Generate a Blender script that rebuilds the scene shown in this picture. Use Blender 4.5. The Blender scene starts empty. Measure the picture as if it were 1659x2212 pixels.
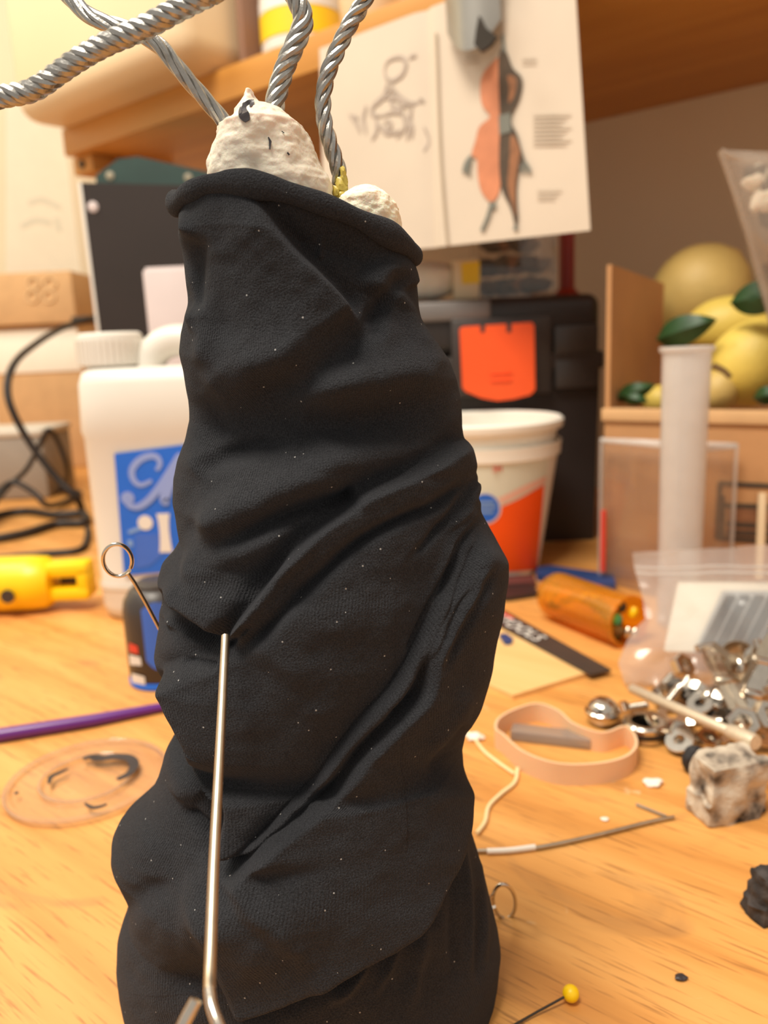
import bpy, bmesh, math, random
import numpy as np
from mathutils import Vector, Matrix
random.seed(4); rng = np.random.default_rng(7)
S = bpy.context.scene
COL = S.collection

# ------------------------------------------------------------------ camera, world, lights, exposure
FPX, PITCH, ROLL, CAMH = 1700.0, math.radians(12.0), math.radians(2.6), 0.22
_f = Vector((0, math.cos(PITCH), -math.sin(PITCH)))
_u0 = Vector((0, math.sin(PITCH), math.cos(PITCH))); _r0 = Vector((1, 0, 0))
_R = _r0*math.cos(ROLL) - _u0*math.sin(ROLL)
_U = _u0*math.cos(ROLL) + _r0*math.sin(ROLL)
CAM = Vector((0, 0, CAMH))
cd = bpy.data.cameras.new('camera'); cam = bpy.data.objects.new('camera', cd); COL.objects.link(cam)
cam.matrix_world = Matrix((( _R.x, _U.x, -_f.x, CAM.x), (_R.y, _U.y, -_f.y, CAM.y), (_R.z, _U.z, -_f.z, CAM.z), (0, 0, 0, 1)))
cd.sensor_fit = 'VERTICAL'; cd.sensor_height = 36.0; cd.sensor_width = 27.0
cd.lens = FPX/2212*36.0; cd.clip_start = 0.01; cd.clip_end = 30
cd.dof.use_dof = True; cd.dof.focus_distance = 0.212; cd.dof.aperture_fstop = cd.lens/2.5
S.camera = cam

W = bpy.data.worlds.new('room_light'); S.world = W; W.use_nodes = True
W.node_tree.nodes['Background'].inputs[0].default_value = (1.0, 0.92, 0.81, 1)
W.node_tree.nodes['Background'].inputs[1].default_value = 0.42
def area(name, loc, target, sx, sy, power, col):
    l = bpy.data.lights.new(name, 'AREA'); l.shape = 'RECTANGLE'; l.size = sx; l.size_y = sy; l.energy = power; l.color = col
    o = bpy.data.objects.new(name, l); COL.objects.link(o); o.location = loc
    o.rotation_euler = (Vector(target)-Vector(loc)).to_track_quat('-Z', 'Y').to_euler(); return o
area('ceiling_lamp', (-0.45, -0.10, 1.75), (0.0, 0.5, 0.0), 0.7, 0.5, 27, (1.0, 0.91, 0.78))
area('ceiling_lamp_far', (-1.05, 0.75, 1.7), (-0.9, 1.2, 0.3), 0.5, 0.4, 9, (1.0, 0.94, 0.82))
S.view_settings.view_transform = 'Standard'; S.view_settings.look = 'None'
S.view_settings.gamma = 1.0; S.view_settings.use_curve_mapping = False
S.view_settings.exposure = 0.55
try:
    S.cycles.use_denoising = True
    S.cycles.max_bounces = 10; S.cycles.transparent_max_bounces = 16
    S.cycles.caustics_reflective = False; S.cycles.caustics_refractive = False
except Exception: pass

# ------------------------------------------------------------------ measuring helpers: a pixel's ray met with a real plane
def ray(x, y): return _f + _R*((x-829.5)/FPX) + _U*((1106.0-y)/FPX)
def P(x, y, Y):
    d = ray(x, y); return CAM + d*(Y/d.y)
def T(x, y, z=0.0):
    d = ray(x, y); return CAM + d*((z-CAMH)/d.z)
PHI = math.radians(51.0)
UX = Vector((-math.sin(PHI), math.cos(PHI), 0)); NX = Vector((math.cos(PHI), math.sin(PHI), 0)); ZX = Vector((0, 0, 1))
def onB(x, y, b):
    d = ray(x, y); return CAM + d*(b/d.dot(NX))
def onA(x, y, a):
    d = ray(x, y); return CAM + d*(a/d.dot(UX))
def uv(a, b, z=0.0): return UX*a + NX*b + ZX*z
def proj(V):
    q = V - np.array(CAM); w = q @ np.array(_f)
    return 829.5 + FPX*(q @ np.array(_R))/w, 1106.0 - FPX*(q @ np.array(_U))/w

# ------------------------------------------------------------------ materials
def lin(c): return tuple(((v/255/12.92) if v/255 <= .04045 else ((v/255+.055)/1.055)**2.4) for v in c)
def newmat(name):
    m = bpy.data.materials.new(name); m.use_nodes = True
    nt = m.node_tree; return m, nt, nt.nodes['Principled BSDF']
def N(nt, t, **kw):
    n = nt.nodes.new(t)
    for k, v in kw.items():
        if k.startswith('i_'): n.inputs[k[2:].replace('_', ' ')].default_value = v
        else: setattr(n, k, v)
    return n
def ramp(nt, fac, stops):
    r = nt.nodes.new('ShaderNodeValToRGB'); e = r.color_ramp.elements
    while len(e) < len(stops): e.new(0.5)
    for el, (p, c) in zip(e, stops): el.position = p; el.color = (*c, 1)
    nt.links.new(fac, r.inputs[0]); return r.outputs[0]
def plain(name, rgb, rough=.5, metal=0.0, spec=.5, var=.12, vscale=30, bump=0.0, bscale=200, coat=0.0, sheen=0.0, sss=0.0):
    m, nt, b = newmat(name); L = nt.links.new
    c = lin(rgb)
    tc = N(nt, 'ShaderNodeTexCoord')
    nz = N(nt, 'ShaderNodeTexNoise'); nz.inputs['Scale'].default_value = vscale; nz.inputs['Detail'].default_value = 5
    L(tc.outputs['Object'], nz.inputs['Vector'])
    col = ramp(nt, nz.outputs[0], [(.3, tuple(v*(1-var) for v in c)), (.7, tuple(min(1, v*(1+var)) for v in c))])
    L(col, b.inputs['Base Color'])
    b.inputs['Roughness'].default_value = rough; b.inputs['Metallic'].default_value = metal
    b.inputs['Specular IOR Level'].default_value = spec; b.inputs['Coat Weight'].default_value = coat
    b.inputs['Sheen Weight'].default_value = sheen
    if sss: b.inputs['Subsurface Weight'].default_value = sss; b.inputs['Subsurface Scale'].default_value = .004
    if bump:
        n2 = N(nt, 'ShaderNodeTexNoise'); n2.inputs['Scale'].default_value = bscale; n2.inputs['Detail'].default_value = 4
        L(tc.outputs['Object'], n2.inputs['Vector'])
        bp = N(nt, 'ShaderNodeBump'); bp.inputs['Strength'].default_value = bump; bp.inputs['Distance'].default_value = .002
        L(n2.outputs[0], bp.inputs['Height']); L(bp.outputs[0], b.inputs['Normal'])
    return m
def clear(name, tint=(1, 1, 1), haze=.15, gloss=.05, hazecol=(.8, .78, .75), ior=1.35):
    """thin clear or cloudy plastic: see-through, a little milky, glossy at grazing angles"""
    m, nt, b = newmat(name); L = nt.links.new; nt.nodes.remove(b)
    out = nt.nodes['Material Output']
    tr = N(nt, 'ShaderNodeBsdfTransparent'); tr.inputs[0].default_value = (*tint, 1)
    df = N(nt, 'ShaderNodeBsdfDiffuse'); df.inputs[0].default_value = (*hazecol, 1)
    tl = N(nt, 'ShaderNodeBsdfTranslucent'); tl.inputs[0].default_value = (*hazecol, 1)
    gl = N(nt, 'ShaderNodeBsdfGlossy'); gl.inputs['Roughness'].default_value = gloss
    mm = N(nt, 'ShaderNodeMixShader'); mm.inputs[0].default_value = .5; L(df.outputs[0], mm.inputs[1]); L(tl.outputs[0], mm.inputs[2])
    tc = N(nt, 'ShaderNodeTexCoord'); nz = N(nt, 'ShaderNodeTexNoise'); nz.inputs['Scale'].default_value = 40; L(tc.outputs['Object'], nz.inputs['Vector'])
    mr = N(nt, 'ShaderNodeMapRange'); mr.inputs['To Min'].default_value = haze*.8; mr.inputs['To Max'].default_value = haze*1.2; L(nz.outputs[0], mr.inputs[0])
    m1 = N(nt, 'ShaderNodeMixShader'); L(mr.outputs[0], m1.inputs[0]); L(tr.outputs[0], m1.inputs[1]); L(mm.outputs[0], m1.inputs[2])
    lw = N(nt, 'ShaderNodeLayerWeight'); lw.inputs[0].default_value = .5
    pw = N(nt, 'ShaderNodeMath', operation='POWER'); pw.inputs[1].default_value = 4.0; L(lw.outputs['Facing'], pw.inputs[0])
    fr = N(nt, 'ShaderNodeMath', operation='MULTIPLY_ADD'); fr.inputs[1].default_value = .6; fr.inputs[2].default_value = (ior-1)*.1; L(pw.outputs[0], fr.inputs[0])
    m2 = N(nt, 'ShaderNodeMixShader'); L(fr.outputs[0], m2.inputs[0]); L(m1.outputs[0], m2.inputs[1]); L(gl.outputs[0], m2.inputs[2])
    L(m2.outputs[0], out.inputs[0]); return m
def wood(name, dark, mid, light, rough=.45, pores=True, scale=1.0, stains=False, rot=-math.radians(141)):
    m, nt, b = newmat(name); L = nt.links.new
    tc = N(nt, 'ShaderNodeTexCoord'); mp = N(nt, 'ShaderNodeMapping'); mp.inputs['Rotation'].default_value = (0, 0, rot)
    L(tc.outputs['Object'], mp.inputs[0])
    def noise(sc, detail=4, dist=0.0, scalar=1.0):
        q = N(nt, 'ShaderNodeMapping'); q.inputs['Scale'].default_value = sc; L(mp.outputs[0], q.inputs[0])
        n = N(nt, 'ShaderNodeTexNoise'); n.inputs['Scale'].default_value = scalar; n.inputs['Detail'].default_value = detail; n.inputs['Distortion'].default_value = dist
        L(q.outputs[0], n.inputs['Vector']); return n.outputs[0]
    g = noise((3*scale, 45*scale, 20*scale), 5, .6)
    col = ramp(nt, g, [(.28, lin(dark)), (.5, lin(mid)), (.75, lin(light))])
    def mixin(col, fac, c, amt):
        mx = N(nt, 'ShaderNodeMix', data_type='RGBA'); mx.blend_type = 'MIX'
        mu = N(nt, 'ShaderNodeMath', operation='MULTIPLY'); mu.inputs[1].default_value = amt; L(fac, mu.inputs[0])
        L(mu.outputs[0], mx.inputs[0]); L(col, mx.inputs[6]); mx.inputs[7].default_value = (*lin(c), 1); return mx.outputs[2]
    if pores:
        p = noise((34, 640, 300), 4, .3)
        pr = ramp(nt, p, [(.32, (1, 1, 1)), (.43, (0, 0, 0))]); col = mixin(col, pr, (132, 82, 38), .62)
        p2 = noise((9, 130, 80), 4, .4)
        pr2 = ramp(nt, p2, [(.62, (0, 0, 0)), (.72, (1, 1, 1))]); col = mixin(col, pr2, (158, 104, 48), .45)
    if stains:
        s1 = noise((9, 14, 14), 8, 1.6); r1 = ramp(nt, s1, [(.60, (0, 0, 0)), (.74, (1, 1, 1))]); col = mixin(col, r1, (126, 92, 64), .6)
        s2 = noise((40, 46, 40), 3, 1.0); r2 = ramp(nt, s2, [(.70, (0, 0, 0)), (.76, (1, 1, 1))]); col = mixin(col, r2, (232, 208, 170), .55)
        s3 = noise((70, 60, 60), 2, .4); r3 = ramp(nt, s3, [(.775, (0, 0, 0)), (.80, (1, 1, 1))]); col = mixin(col, r3, (70, 52, 44), .8)
    L(col, b.inputs['Base Color']); b.inputs['Roughness'].default_value = rough
    bp = N(nt, 'ShaderNodeBump'); bp.inputs['Strength'].default_value = .15; bp.inputs['Distance'].default_value = .0008
    L(g, bp.inputs['Height']); L(bp.outputs[0], b.inputs['Normal']); return m

M = {}
M['bench'] = wood('bench_oak', (196, 132, 64), (216, 152, 80), (230, 170, 98), .42, True, 1.0, True)
M['shelfwood'] = wood('shelf_pine', (178, 120, 52), (196, 138, 64), (208, 152, 78), .5, False, .5)
M['card'] = plain('cardboard', (186, 138, 92), .85, bump=.12, bscale=120, var=.08, vscale=15)
M['card_pale'] = plain('cardboard_pale', (205, 165, 118), .85, bump=.1, bscale=120, var=.07)
M['card_deb'] = plain('cardboard_pressed', (216, 184, 140), .9, var=.05)
M['thinwood'] = wood('plywood_sheet', (218, 172, 108), (228, 184, 120), (236, 196, 136), .6, False, 1.0)
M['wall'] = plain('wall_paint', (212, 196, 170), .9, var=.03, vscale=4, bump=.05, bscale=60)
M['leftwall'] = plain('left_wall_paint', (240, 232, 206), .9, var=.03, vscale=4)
M['floor'] = plain('floor_vinyl', (120, 105, 90), .7)
M['paper'] = plain('paper', (206, 192, 174), .36, var=.05, vscale=9, spec=.6)
M['white_sheet'] = plain('white_sheet', (246, 240, 224), .6, var=.02)
M['hdpe'] = plain('white_plastic', (218, 213, 203), .4, var=.015, sss=.0)
M['tub_white'] = plain('tub_plastic', (238, 234, 222), .35, var=.02)
M['lilac'] = plain('lilac_carton', (206, 192, 190), .6, var=.03)
M['black_board'] = plain('black_board', (38, 29, 26), .75, var=.1, vscale=12)
M['black_plastic'] = plain('black_plastic', (42, 37, 36), .42, var=.1, bump=.08, bscale=600)
M['dark_plastic'] = plain('charcoal_plastic', (58, 52, 49), .38, var=.08, bump=.06, bscale=600)
M['grey_plastic'] = plain('grey_plastic', (150, 140, 128), .6, var=.04)
M['grey_light'] = plain('light_grey_plastic', (206, 198, 184), .5, var=.03)
M['sheen_grey'] = plain('sheen_grey', (112, 108, 106), .4, var=.05)  # grey of the reflection painted on the toolbox lid
M['green_metal'] = plain('dark_green_paint', (38, 62, 56), .5, var=.1)
M['orange'] = plain('orange_plastic', (255, 92, 34), .42, var=.03)
M['orange_print'] = plain('orange_print', (252, 88, 8), .5, var=.03)
M['blue_print'] = plain('blue_print', (28, 104, 214), .45, var=.05, vscale=25)
M['blue_mid'] = plain('blue_print_mid', (60, 108, 206), .45, var=.04)
M['blue_light'] = plain('blue_print_light', (126, 164, 218), .5, var=.03)
M['lilac_ink'] = plain('lilac_ink', (140, 160, 218), .5, var=.03)
M['pale_green'] = plain('pale_green_print', (218, 222, 206), .5, var=.02)
M['pink_print'] = plain('pink_print', (236, 188, 168), .5, var=.02)
M['white_ink'] = plain('white_ink', (226, 222, 214), .5, var=.02)
M['red_print'] = plain('red_print', (216, 66, 50), .5, var=.04)
M['red'] = plain('red_plastic', (150, 44, 32), .5, var=.05)
M['yellow'] = plain('yellow_plastic', (250, 206, 10), .38, var=.03)
M['yellow_print'] = plain('yellow_print', (240, 196, 24), .5, var=.04)
M['lemon'] = plain('lemon_skin', (222, 196, 92), .5, var=.08, vscale=25, bump=.25, bscale=260)
M['lemon_shaded'] = plain('lemon_skin_shaded', (196, 168, 98), .55, var=.08, vscale=25, bump=.25, bscale=260)  # lemon skin with shadow put into its colour
M['leaf'] = plain('leaf_green', (30, 66, 30), .45, var=.25, vscale=90)
M['stem'] = plain('brown_stem', (108, 82, 42), .8)
M['foam'] = plain('rigid_foam', (228, 218, 200), .5, var=.05, vscale=120, bump=.25, bscale=420, sss=.3)
M['foam2'] = plain('soft_foam', (244, 238, 214), .8, var=.05, vscale=120, bump=.3, bscale=900, sss=.35)
M['glue'] = plain('yellow_glue', (190, 170, 80), .35, var=.2, vscale=300)
M['fleck'] = plain('black_fleck', (52, 46, 50), .4, var=.3)
M['alu'] = plain('aluminium_wire', (168, 166, 162), .32, metal=1.0, var=.12, vscale=500, bump=.1, bscale=1500)
M['steel'] = plain('polished_steel', (205, 196, 184), .18, metal=1.0, var=.08, vscale=200)
M['satin'] = plain('satin_steel', (196, 182, 162), .34, metal=1.0, var=.1, vscale=300)
M['clipsteel'] = plain('brushed_clip_steel', (168, 166, 160), .45, metal=.8, var=.06)
M['dark_metal'] = plain('dark_metal', (70, 64, 58), .4, metal=.8, var=.15)
M['cable'] = plain('black_cable', (34, 27, 24), .55, var=.1)
M['purple'] = plain('purple_plastic', (96, 34, 124), .32, var=.06)
M['band'] = plain('pink_rubber', (228, 190, 152), .5, var=.04, sss=.2)
M['thread'] = plain('cream_thread', (240, 214, 164), .9, var=.05)
M['white_bit'] = plain('white_scrap', (240, 232, 220), .8, var=.04)
M['ink_dark'] = plain('dark_ink', (74, 60, 46), .7, var=.15, vscale=120)
M['ink_brown'] = plain('brown_ink', (140, 94, 62), .7, var=.2, vscale=120)
M['ink_orange'] = plain('orange_ink', (196, 126, 90), .6, var=.14, vscale=60)
M['ink_grey'] = plain('grey_ink', (172, 158, 146), .7, var=.05)
M['ink_teal'] = plain('teal_ink', (110, 112, 104), .7, var=.1)
M['ink_text'] = plain('faint_ink', (186, 171, 153), .7, var=.03)
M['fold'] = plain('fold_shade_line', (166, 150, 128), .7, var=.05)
M['bin'] = plain('beige_bin_plastic', (228, 204, 166), .42, var=.03, vscale=6)
M['mauve'] = plain('mauve_brown_box', (146, 112, 92), .7, var=.06, vscale=8)
M['dirtyfoam'] = None
M['rod'] = plain('dull_cream_steel', (216, 202, 178), .42, metal=.45, var=.12, vscale=900)
M['black_rubber'] = plain('black_rubber', (36, 34, 36), .7, var=.15)
M['blue_strip'] = plain('navy_strip', (38, 62, 112), .5, var=.1)
M['maroon'] = plain('maroon_strip', (92, 50, 46), .6, var=.1)
M['stud'] = plain('dull_stud', (150, 140, 118), .6)
M['faint_blue'] = plain('faint_blue_ink', (226, 224, 210), .7, var=.03)
M['clear'] = clear('clear_plastic', (.985, .97, .95), .05, .05)
M['cloudy'] = clear('cloudy_plastic', (.96, .96, .97), .55, .18, (.93, .91, .88))
M['zip'] = clear('zip_bag_film', (.97, .96, .95), .36, .16, (.84, .81, .78), 1.5)
M['bagfilm'] = clear('pouch_film', (.97, .95, .92), .35, .1, (.72, .62, .52), 1.5)
M['lidclear'] = clear('lid_plastic', (.97, .94, .9), .16, .08, (.8, .72, .62), 1.4)
M['amber'] = clear('amber_plastic', (1.0, .74, .22), .30, .08, (1.0, .58, .06), 1.45)
M['strip_zip'] = clear('grey_sleeve', (.86, .86, .87), .5, .15, (.52, .50, .48), 1.4)

def stained_foam():
    m, nt, b = newmat('stained_foam'); L = nt.links.new
    tc = N(nt, 'ShaderNodeTexCoord'); nz = N(nt, 'ShaderNodeTexNoise'); nz.inputs['Scale'].default_value = 75; nz.inputs['Detail'].default_value = 8
    L(tc.outputs['Object'], nz.inputs['Vector'])
    L(ramp(nt, nz.outputs[0], [(.42, lin((200, 187, 168))), (.54, lin((164, 150, 134))), (.66, lin((36, 31, 29)))]), b.inputs['Base Color'])
    b.inputs['Roughness'].default_value = .9
    n2 = N(nt, 'ShaderNodeTexNoise'); n2.inputs['Scale'].default_value = 700; L(tc.outputs['Object'], n2.inputs['Vector'])
    bp = N(nt, 'ShaderNodeBump'); bp.inputs['Strength'].default_value = .5; bp.inputs['Distance'].default_value = .001
    L(n2.outputs[0], bp.inputs['Height']); L(bp.outputs[0], b.inputs['Normal']); return m
M['dirtyfoam'] = stained_foam()
M['darkfoam'] = plain('dark_foam', (62, 56, 54), .95, var=.7, vscale=130, bump=.5, bscale=500)
def cloth_mat():
    m, nt, b = newmat('black_jersey'); L = nt.links.new
    tc = N(nt, 'ShaderNodeTexCoord')
    vo = N(nt, 'ShaderNodeTexVoronoi'); vo.inputs['Scale'].default_value = 420; L(tc.outputs['Object'], vo.inputs['Vector'])
    lt = N(nt, 'ShaderNodeMath', operation='LESS_THAN'); lt.inputs[1].default_value = .105; L(vo.outputs['Distance'], lt.inputs[0])
    sp = N(nt, 'ShaderNodeSeparateColor'); L(vo.outputs['Color'], sp.inputs[0])
    gt = N(nt, 'ShaderNodeMath', operation='GREATER_THAN'); gt.inputs[1].default_value = .86; L(sp.outputs[0], gt.inputs[0])
    mu = N(nt, 'ShaderNodeMath', operation='MULTIPLY'); L(lt.outputs[0], mu.inputs[0]); L(gt.outputs[0], mu.inputs[1])
    nz = N(nt, 'ShaderNodeTexNoise'); nz.inputs['Scale'].default_value = 2600; nz.inputs['Detail'].default_value = 3; L(tc.outputs['Object'], nz.inputs['Vector'])
    base = ramp(nt, nz.outputs[0], [(.35, (.0165, .0168, .0190)), (.7, (.036, .0366, .041))])
    mx = N(nt, 'ShaderNodeMix', data_type='RGBA'); L(mu.outputs[0], mx.inputs[0]); L(base, mx.inputs[6]); mx.inputs[7].default_value = (.32, .31, .30, 1)
    L(mx.outputs[2], b.inputs['Base Color']); b.inputs['Roughness'].default_value = .92; b.inputs['Specular IOR Level'].default_value = .12
    b.inputs['Sheen Weight'].default_value = .05; b.inputs['Sheen Roughness'].default_value = .5; b.inputs['Sheen Tint'].default_value = (.75, .8, .95, 1)
    su = N(nt, 'ShaderNodeSeparateXYZ'); L(tc.outputs['UV'], su.inputs[0])
    def m2(op, a, bb):
        k = N(nt, 'ShaderNodeMath', operation=op)
        for i, q in enumerate((a, bb)):
            if isinstance(q, (int, float)): k.inputs[i].default_value = q
            elif q is not None: L(q, k.inputs[i])
        return k.outputs[0]
    ph = m2('ADD', m2('MULTIPLY', su.outputs[0], 7600.0), m2('MULTIPLY', su.outputs[1], 2100.0))
    rib = m2('SINE', ph, None)
    n2 = N(nt, 'ShaderNodeTexNoise'); n2.inputs['Scale'].default_value = 1900; n2.inputs['Detail'].default_value = 3; L(tc.outputs['Object'], n2.inputs['Vector'])
    hgt = m2('ADD', m2('MULTIPLY', rib, .16), m2('MULTIPLY', n2.outputs[0], 1.3))
    bp = N(nt, 'ShaderNodeBump'); bp.inputs['Strength'].default_value = .8; bp.inputs['Distance'].default_value = .0005
    L(hgt, bp.inputs['Height']); L(bp.outputs[0], b.inputs['Normal']); return m
M['cloth'] = cloth_mat()

# ------------------------------------------------------------------ object helpers
def tag(o, label=None, cat=None, group=None, kind=None):
    for k, v in (('label', label), ('category', cat), ('group', group), ('kind', kind)):
        if v: o[k] = v
    return o
def thing(name, loc, label, cat, group=None):
    o = bpy.data.objects.new(name, None); COL.objects.link(o); o.location = loc; o.empty_display_size = .01
    return tag(o, label, cat, group)
def rootloc(o):
    p = Vector((0, 0, 0))
    while o is not None: p += o.location; o = o.parent
    return p
class MB:
    """collects shapes in world coordinates, then links them as ONE mesh object"""
    def __init__(s): s.v = []; s.f = []
    def add(s, v, f):
        k = len(s.v); s.v.extend([tuple(p) for p in v]); s.f.extend([tuple(i+k for i in q) for q in f]); return s
    def box(s, c, size, rz=0.0, bevel=0.0, seg=2, rot=None):
        bm = bmesh.new(); bmesh.ops.create_cube(bm, size=1.0); bmesh.ops.scale(bm, vec=size, verts=bm.verts)
        if bevel: bmesh.ops.bevel(bm, geom=list(bm.edges), offset=bevel, segments=seg, profile=.5, affect='EDGES')
        R = rot if rot is not None else Matrix.Rotation(rz, 3, 'Z'); c = Vector(c)
        bm.verts.index_update(); v = [R @ p.co + c for p in bm.verts]; f = [[q.index for q in fa.verts] for fa in bm.faces]; bm.free()
        return s.add(v, f)
    def lathe(s, prof, c, n=40, axis=None, start=None, close=True):
        """prof: (radius, height) pairs along the axis"""
        ax = Vector(axis or (0, 0, 1)).normalized(); a = ax.orthogonal().normalized(); b = ax.cross(a); c = Vector(c)
        v = []; f = []
        for r, h in prof:
            for i in range(n):
                t = 2*math.pi*i/n; v.append(c + ax*h + (a*math.cos(t) + b*math.sin(t))*max(r, 1e-5))
        for j in range(len(prof)-1):
            for i in range(n):
                f.append((j*n+i, j*n+(i+1) % n, (j+1)*n+(i+1) % n, (j+1)*n+i))
        if close:
            f.append(tuple(range(n-1, -1, -1))); f.append(tuple((len(prof)-1)*n+i for i in range(n)))
        return s.add(v, f)
    def tube(s, pts, r, n=10, closed=False, smooth=0):
        pts = [Vector(p) for p in pts]
        if smooth: pts = cat(pts, smooth, closed)
        m = len(pts); rr = r if isinstance(r, (list, tuple)) else None
        v = []; f = []; prev = None
        for i, p in enumerate(pts):
            if closed: t = pts[(i+1) % m]-pts[i-1]
            else: t = pts[min(i+1, m-1)]-pts[max(i-1, 0)]
            t = t.normalized() if t.length > 1e-9 else Vector((0, 0, 1))
            nrm = t.orthogonal().normalized() if prev is None else (prev - t*prev.dot(t)).normalized()
            prev = nrm; bn = t.cross(nrm)
            if rr: q = i/(m-1)*(len(rr)-1); k = min(int(q), len(rr)-2); rad = rr[k]+(rr[k+1]-rr[k])*(q-k)
            else: rad = r
            for k in range(n):
                a = 2*math.pi*k/n; v.append(p + (nrm*math.cos(a)+bn*math.sin(a))*rad)
        for i in range(m if closed else m-1):
            j = (i+1) % m
            for k in range(n): f.append((i*n+k, i*n+(k+1) % n, j*n+(k+1) % n, j*n+k))
        if not closed: f.append(tuple(range(n-1, -1, -1))); f.append(tuple((m-1)*n+k for k in range(n)))
        return s.add(v, f)
    def prism(s, top, off):
        """polygon given in world points, extruded by the vector off"""
        top = [Vector(p) for p in top]; off = Vector(off); n = len(top)
        return s.add(top+[p+off for p in top], [tuple(range(n)), tuple(range(2*n-1, n-1, -1))]+[(i, i+n, (i+1) % n+n, (i+1) % n) for i in range(n)])
    def ribbon(s, pts, w, nrm, th=.0002, smooth=0):
        """flat printed stroke lying on a surface with normal nrm"""
        pts = [Vector(p) for p in pts]; nrm = Vector(nrm)
        if smooth: pts = cat(pts, smooth)
        m = len(pts); v = []; f = []
        for i, p in enumerate(pts):
            t = (pts[min(i+1, m-1)]-pts[max(i-1, 0)]).normalized(); sd = t.cross(nrm).normalized()
            ww = w if not isinstance(w, (list, tuple)) else w[0]+(w[1]-w[0])*math.sin(math.pi*i/(m-1))
            v += [p+sd*ww/2, p-sd*ww/2, p-sd*ww/2+nrm*th, p+sd*ww/2+nrm*th]
        for i in range(m-1):
            for k in range(4): f.append((i*4+k, i*4+(k+1) % 4, i*4+4+(k+1) % 4, i*4+4+k))
        f += [(0, 1, 2, 3), (m*4-1, m*4-2, m*4-3, m*4-4)]
        return s.add(v, f)
    def grid(s, fn, nu, nv, th=None):
        """sheet of points fn(u,v) in 0..1; th (vector function or vector) gives thickness"""
        v = [Vector(fn(i/nu, j/nv)) for j in range(nv+1) for i in range(nu+1)]; k = len(v); w = nu+1
        f = [(j*w+i, j*w+i+1, (j+1)*w+i+1, (j+1)*w+i) for j in range(nv) for i in range(nu)]
        if th is not None:
            th = Vector(th); v += [p+th for p in v]
            f += [tuple(q+k for q in reversed(t)) for t in f[:nu*nv]]
            for i in range(nu): f += [(i+1, i, i+k, i+1+k), (nv*w+i, nv*w+i+1, nv*w+i+1+k, nv*w+i+k)]
            for j in range(nv): f += [(j*w, (j+1)*w, (j+1)*w+k, j*w+k), ((j+1)*w+nu, j*w+nu, j*w+nu+k, (j+1)*w+nu+k)]
        return s.add(v, f)
    def blob(s, c, rad, amp=.1, freq=60, seed=0, n=20, rot=None):
        bm = bmesh.new(); bmesh.ops.create_icosphere(bm, subdivisions=4 if n > 16 else 3, radius=1.0)
        vs = np.array([p.co for p in bm.verts]); bm.verts.index_update(); f = [[q.index for q in fa.verts] for fa in bm.faces]; bm.free()
        d = 1 + amp*(vnoise(vs*freq/30.0+seed*7.3)+.5*vnoise(vs*freq/12.0+seed*3.1)-.75)*2
        q = vs*d[:, None]*np.array(rad)
        if rot is not None: q = q @ np.array(rot).T
        return s.add((q+np.array(c)).tolist(), f)
    def build(s, name, m, parent=None, origin=None, smooth=True, angle=40, **kw):
        o = bpy.data.objects.new(name, bpy.data.meshes.new(name)); COL.objects.link(o)
        if parent is not None: o.parent = parent; org = rootloc(parent)
        elif origin is not None: org = Vector(origin); o.location = org
        else:
            a = np.array(s.v); org = Vector(((a[:, 0].min()+a[:, 0].max())/2, (a[:, 1].min()+a[:, 1].max())/2, a[:, 2].min())); o.location = org
        o.data.from_pydata([(p[0]-org.x, p[1]-org.y, p[2]-org.z) for p in s.v], [], s.f); o.data.update()
        bm = bmesh.new(); bm.from_mesh(o.data); bmesh.ops.recalc_face_normals(bm, faces=bm.faces); bm.to_mesh(o.data); bm.free()
        o.data.materials.append(M[m])
        if smooth:
            o.data.shade_smooth(); o.data.set_sharp_from_angle(angle=math.radians(angle))
        return tag(o, **kw)
def cat(pts, k=8, closed=False):
    pts = [Vector(p) for p in pts]; n = len(pts); out = []
    for i in range(n if closed else n-1):
        if closed: a, b, c, d = pts[i-1], pts[i], pts[(i+1) % n], pts[(i+2) % n]
        else: a, b, c, d = pts[max(i-1, 0)], pts[i], pts[i+1], pts[min(i+2, n-1)]
        for j in range(k):
            t = j/k; out.append(.5*((2*b)+(c-a)*t+(2*a-5*b+4*c-d)*t*t+(3*b-a-3*c+d)*t**3))
    if not closed: out.append(pts[-1])
    return out
def vnoise(p):
    """smooth value noise, 0..1"""
    p = np.asarray(p, float); i = np.floor(p).astype(np.int64); f = p-i; f = f*f*(3-2*f); r = 0
    for dx in (0, 1):
        for dy in (0, 1):
            for dz in (0, 1):
                h = (i[..., 0]+dx)*374761393+(i[..., 1]+dy)*668265263+(i[..., 2]+dz)*2147483647
                h = (h ^ (h >> 13))*1274126177; h = (h ^ (h >> 16)) & 0xffff
                r = r+(h/65535.0)*(f[..., 0] if dx else 1-f[..., 0])*(f[..., 1] if dy else 1-f[..., 1])*(f[..., 2] if dz else 1-f[..., 2])
    return r
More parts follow.
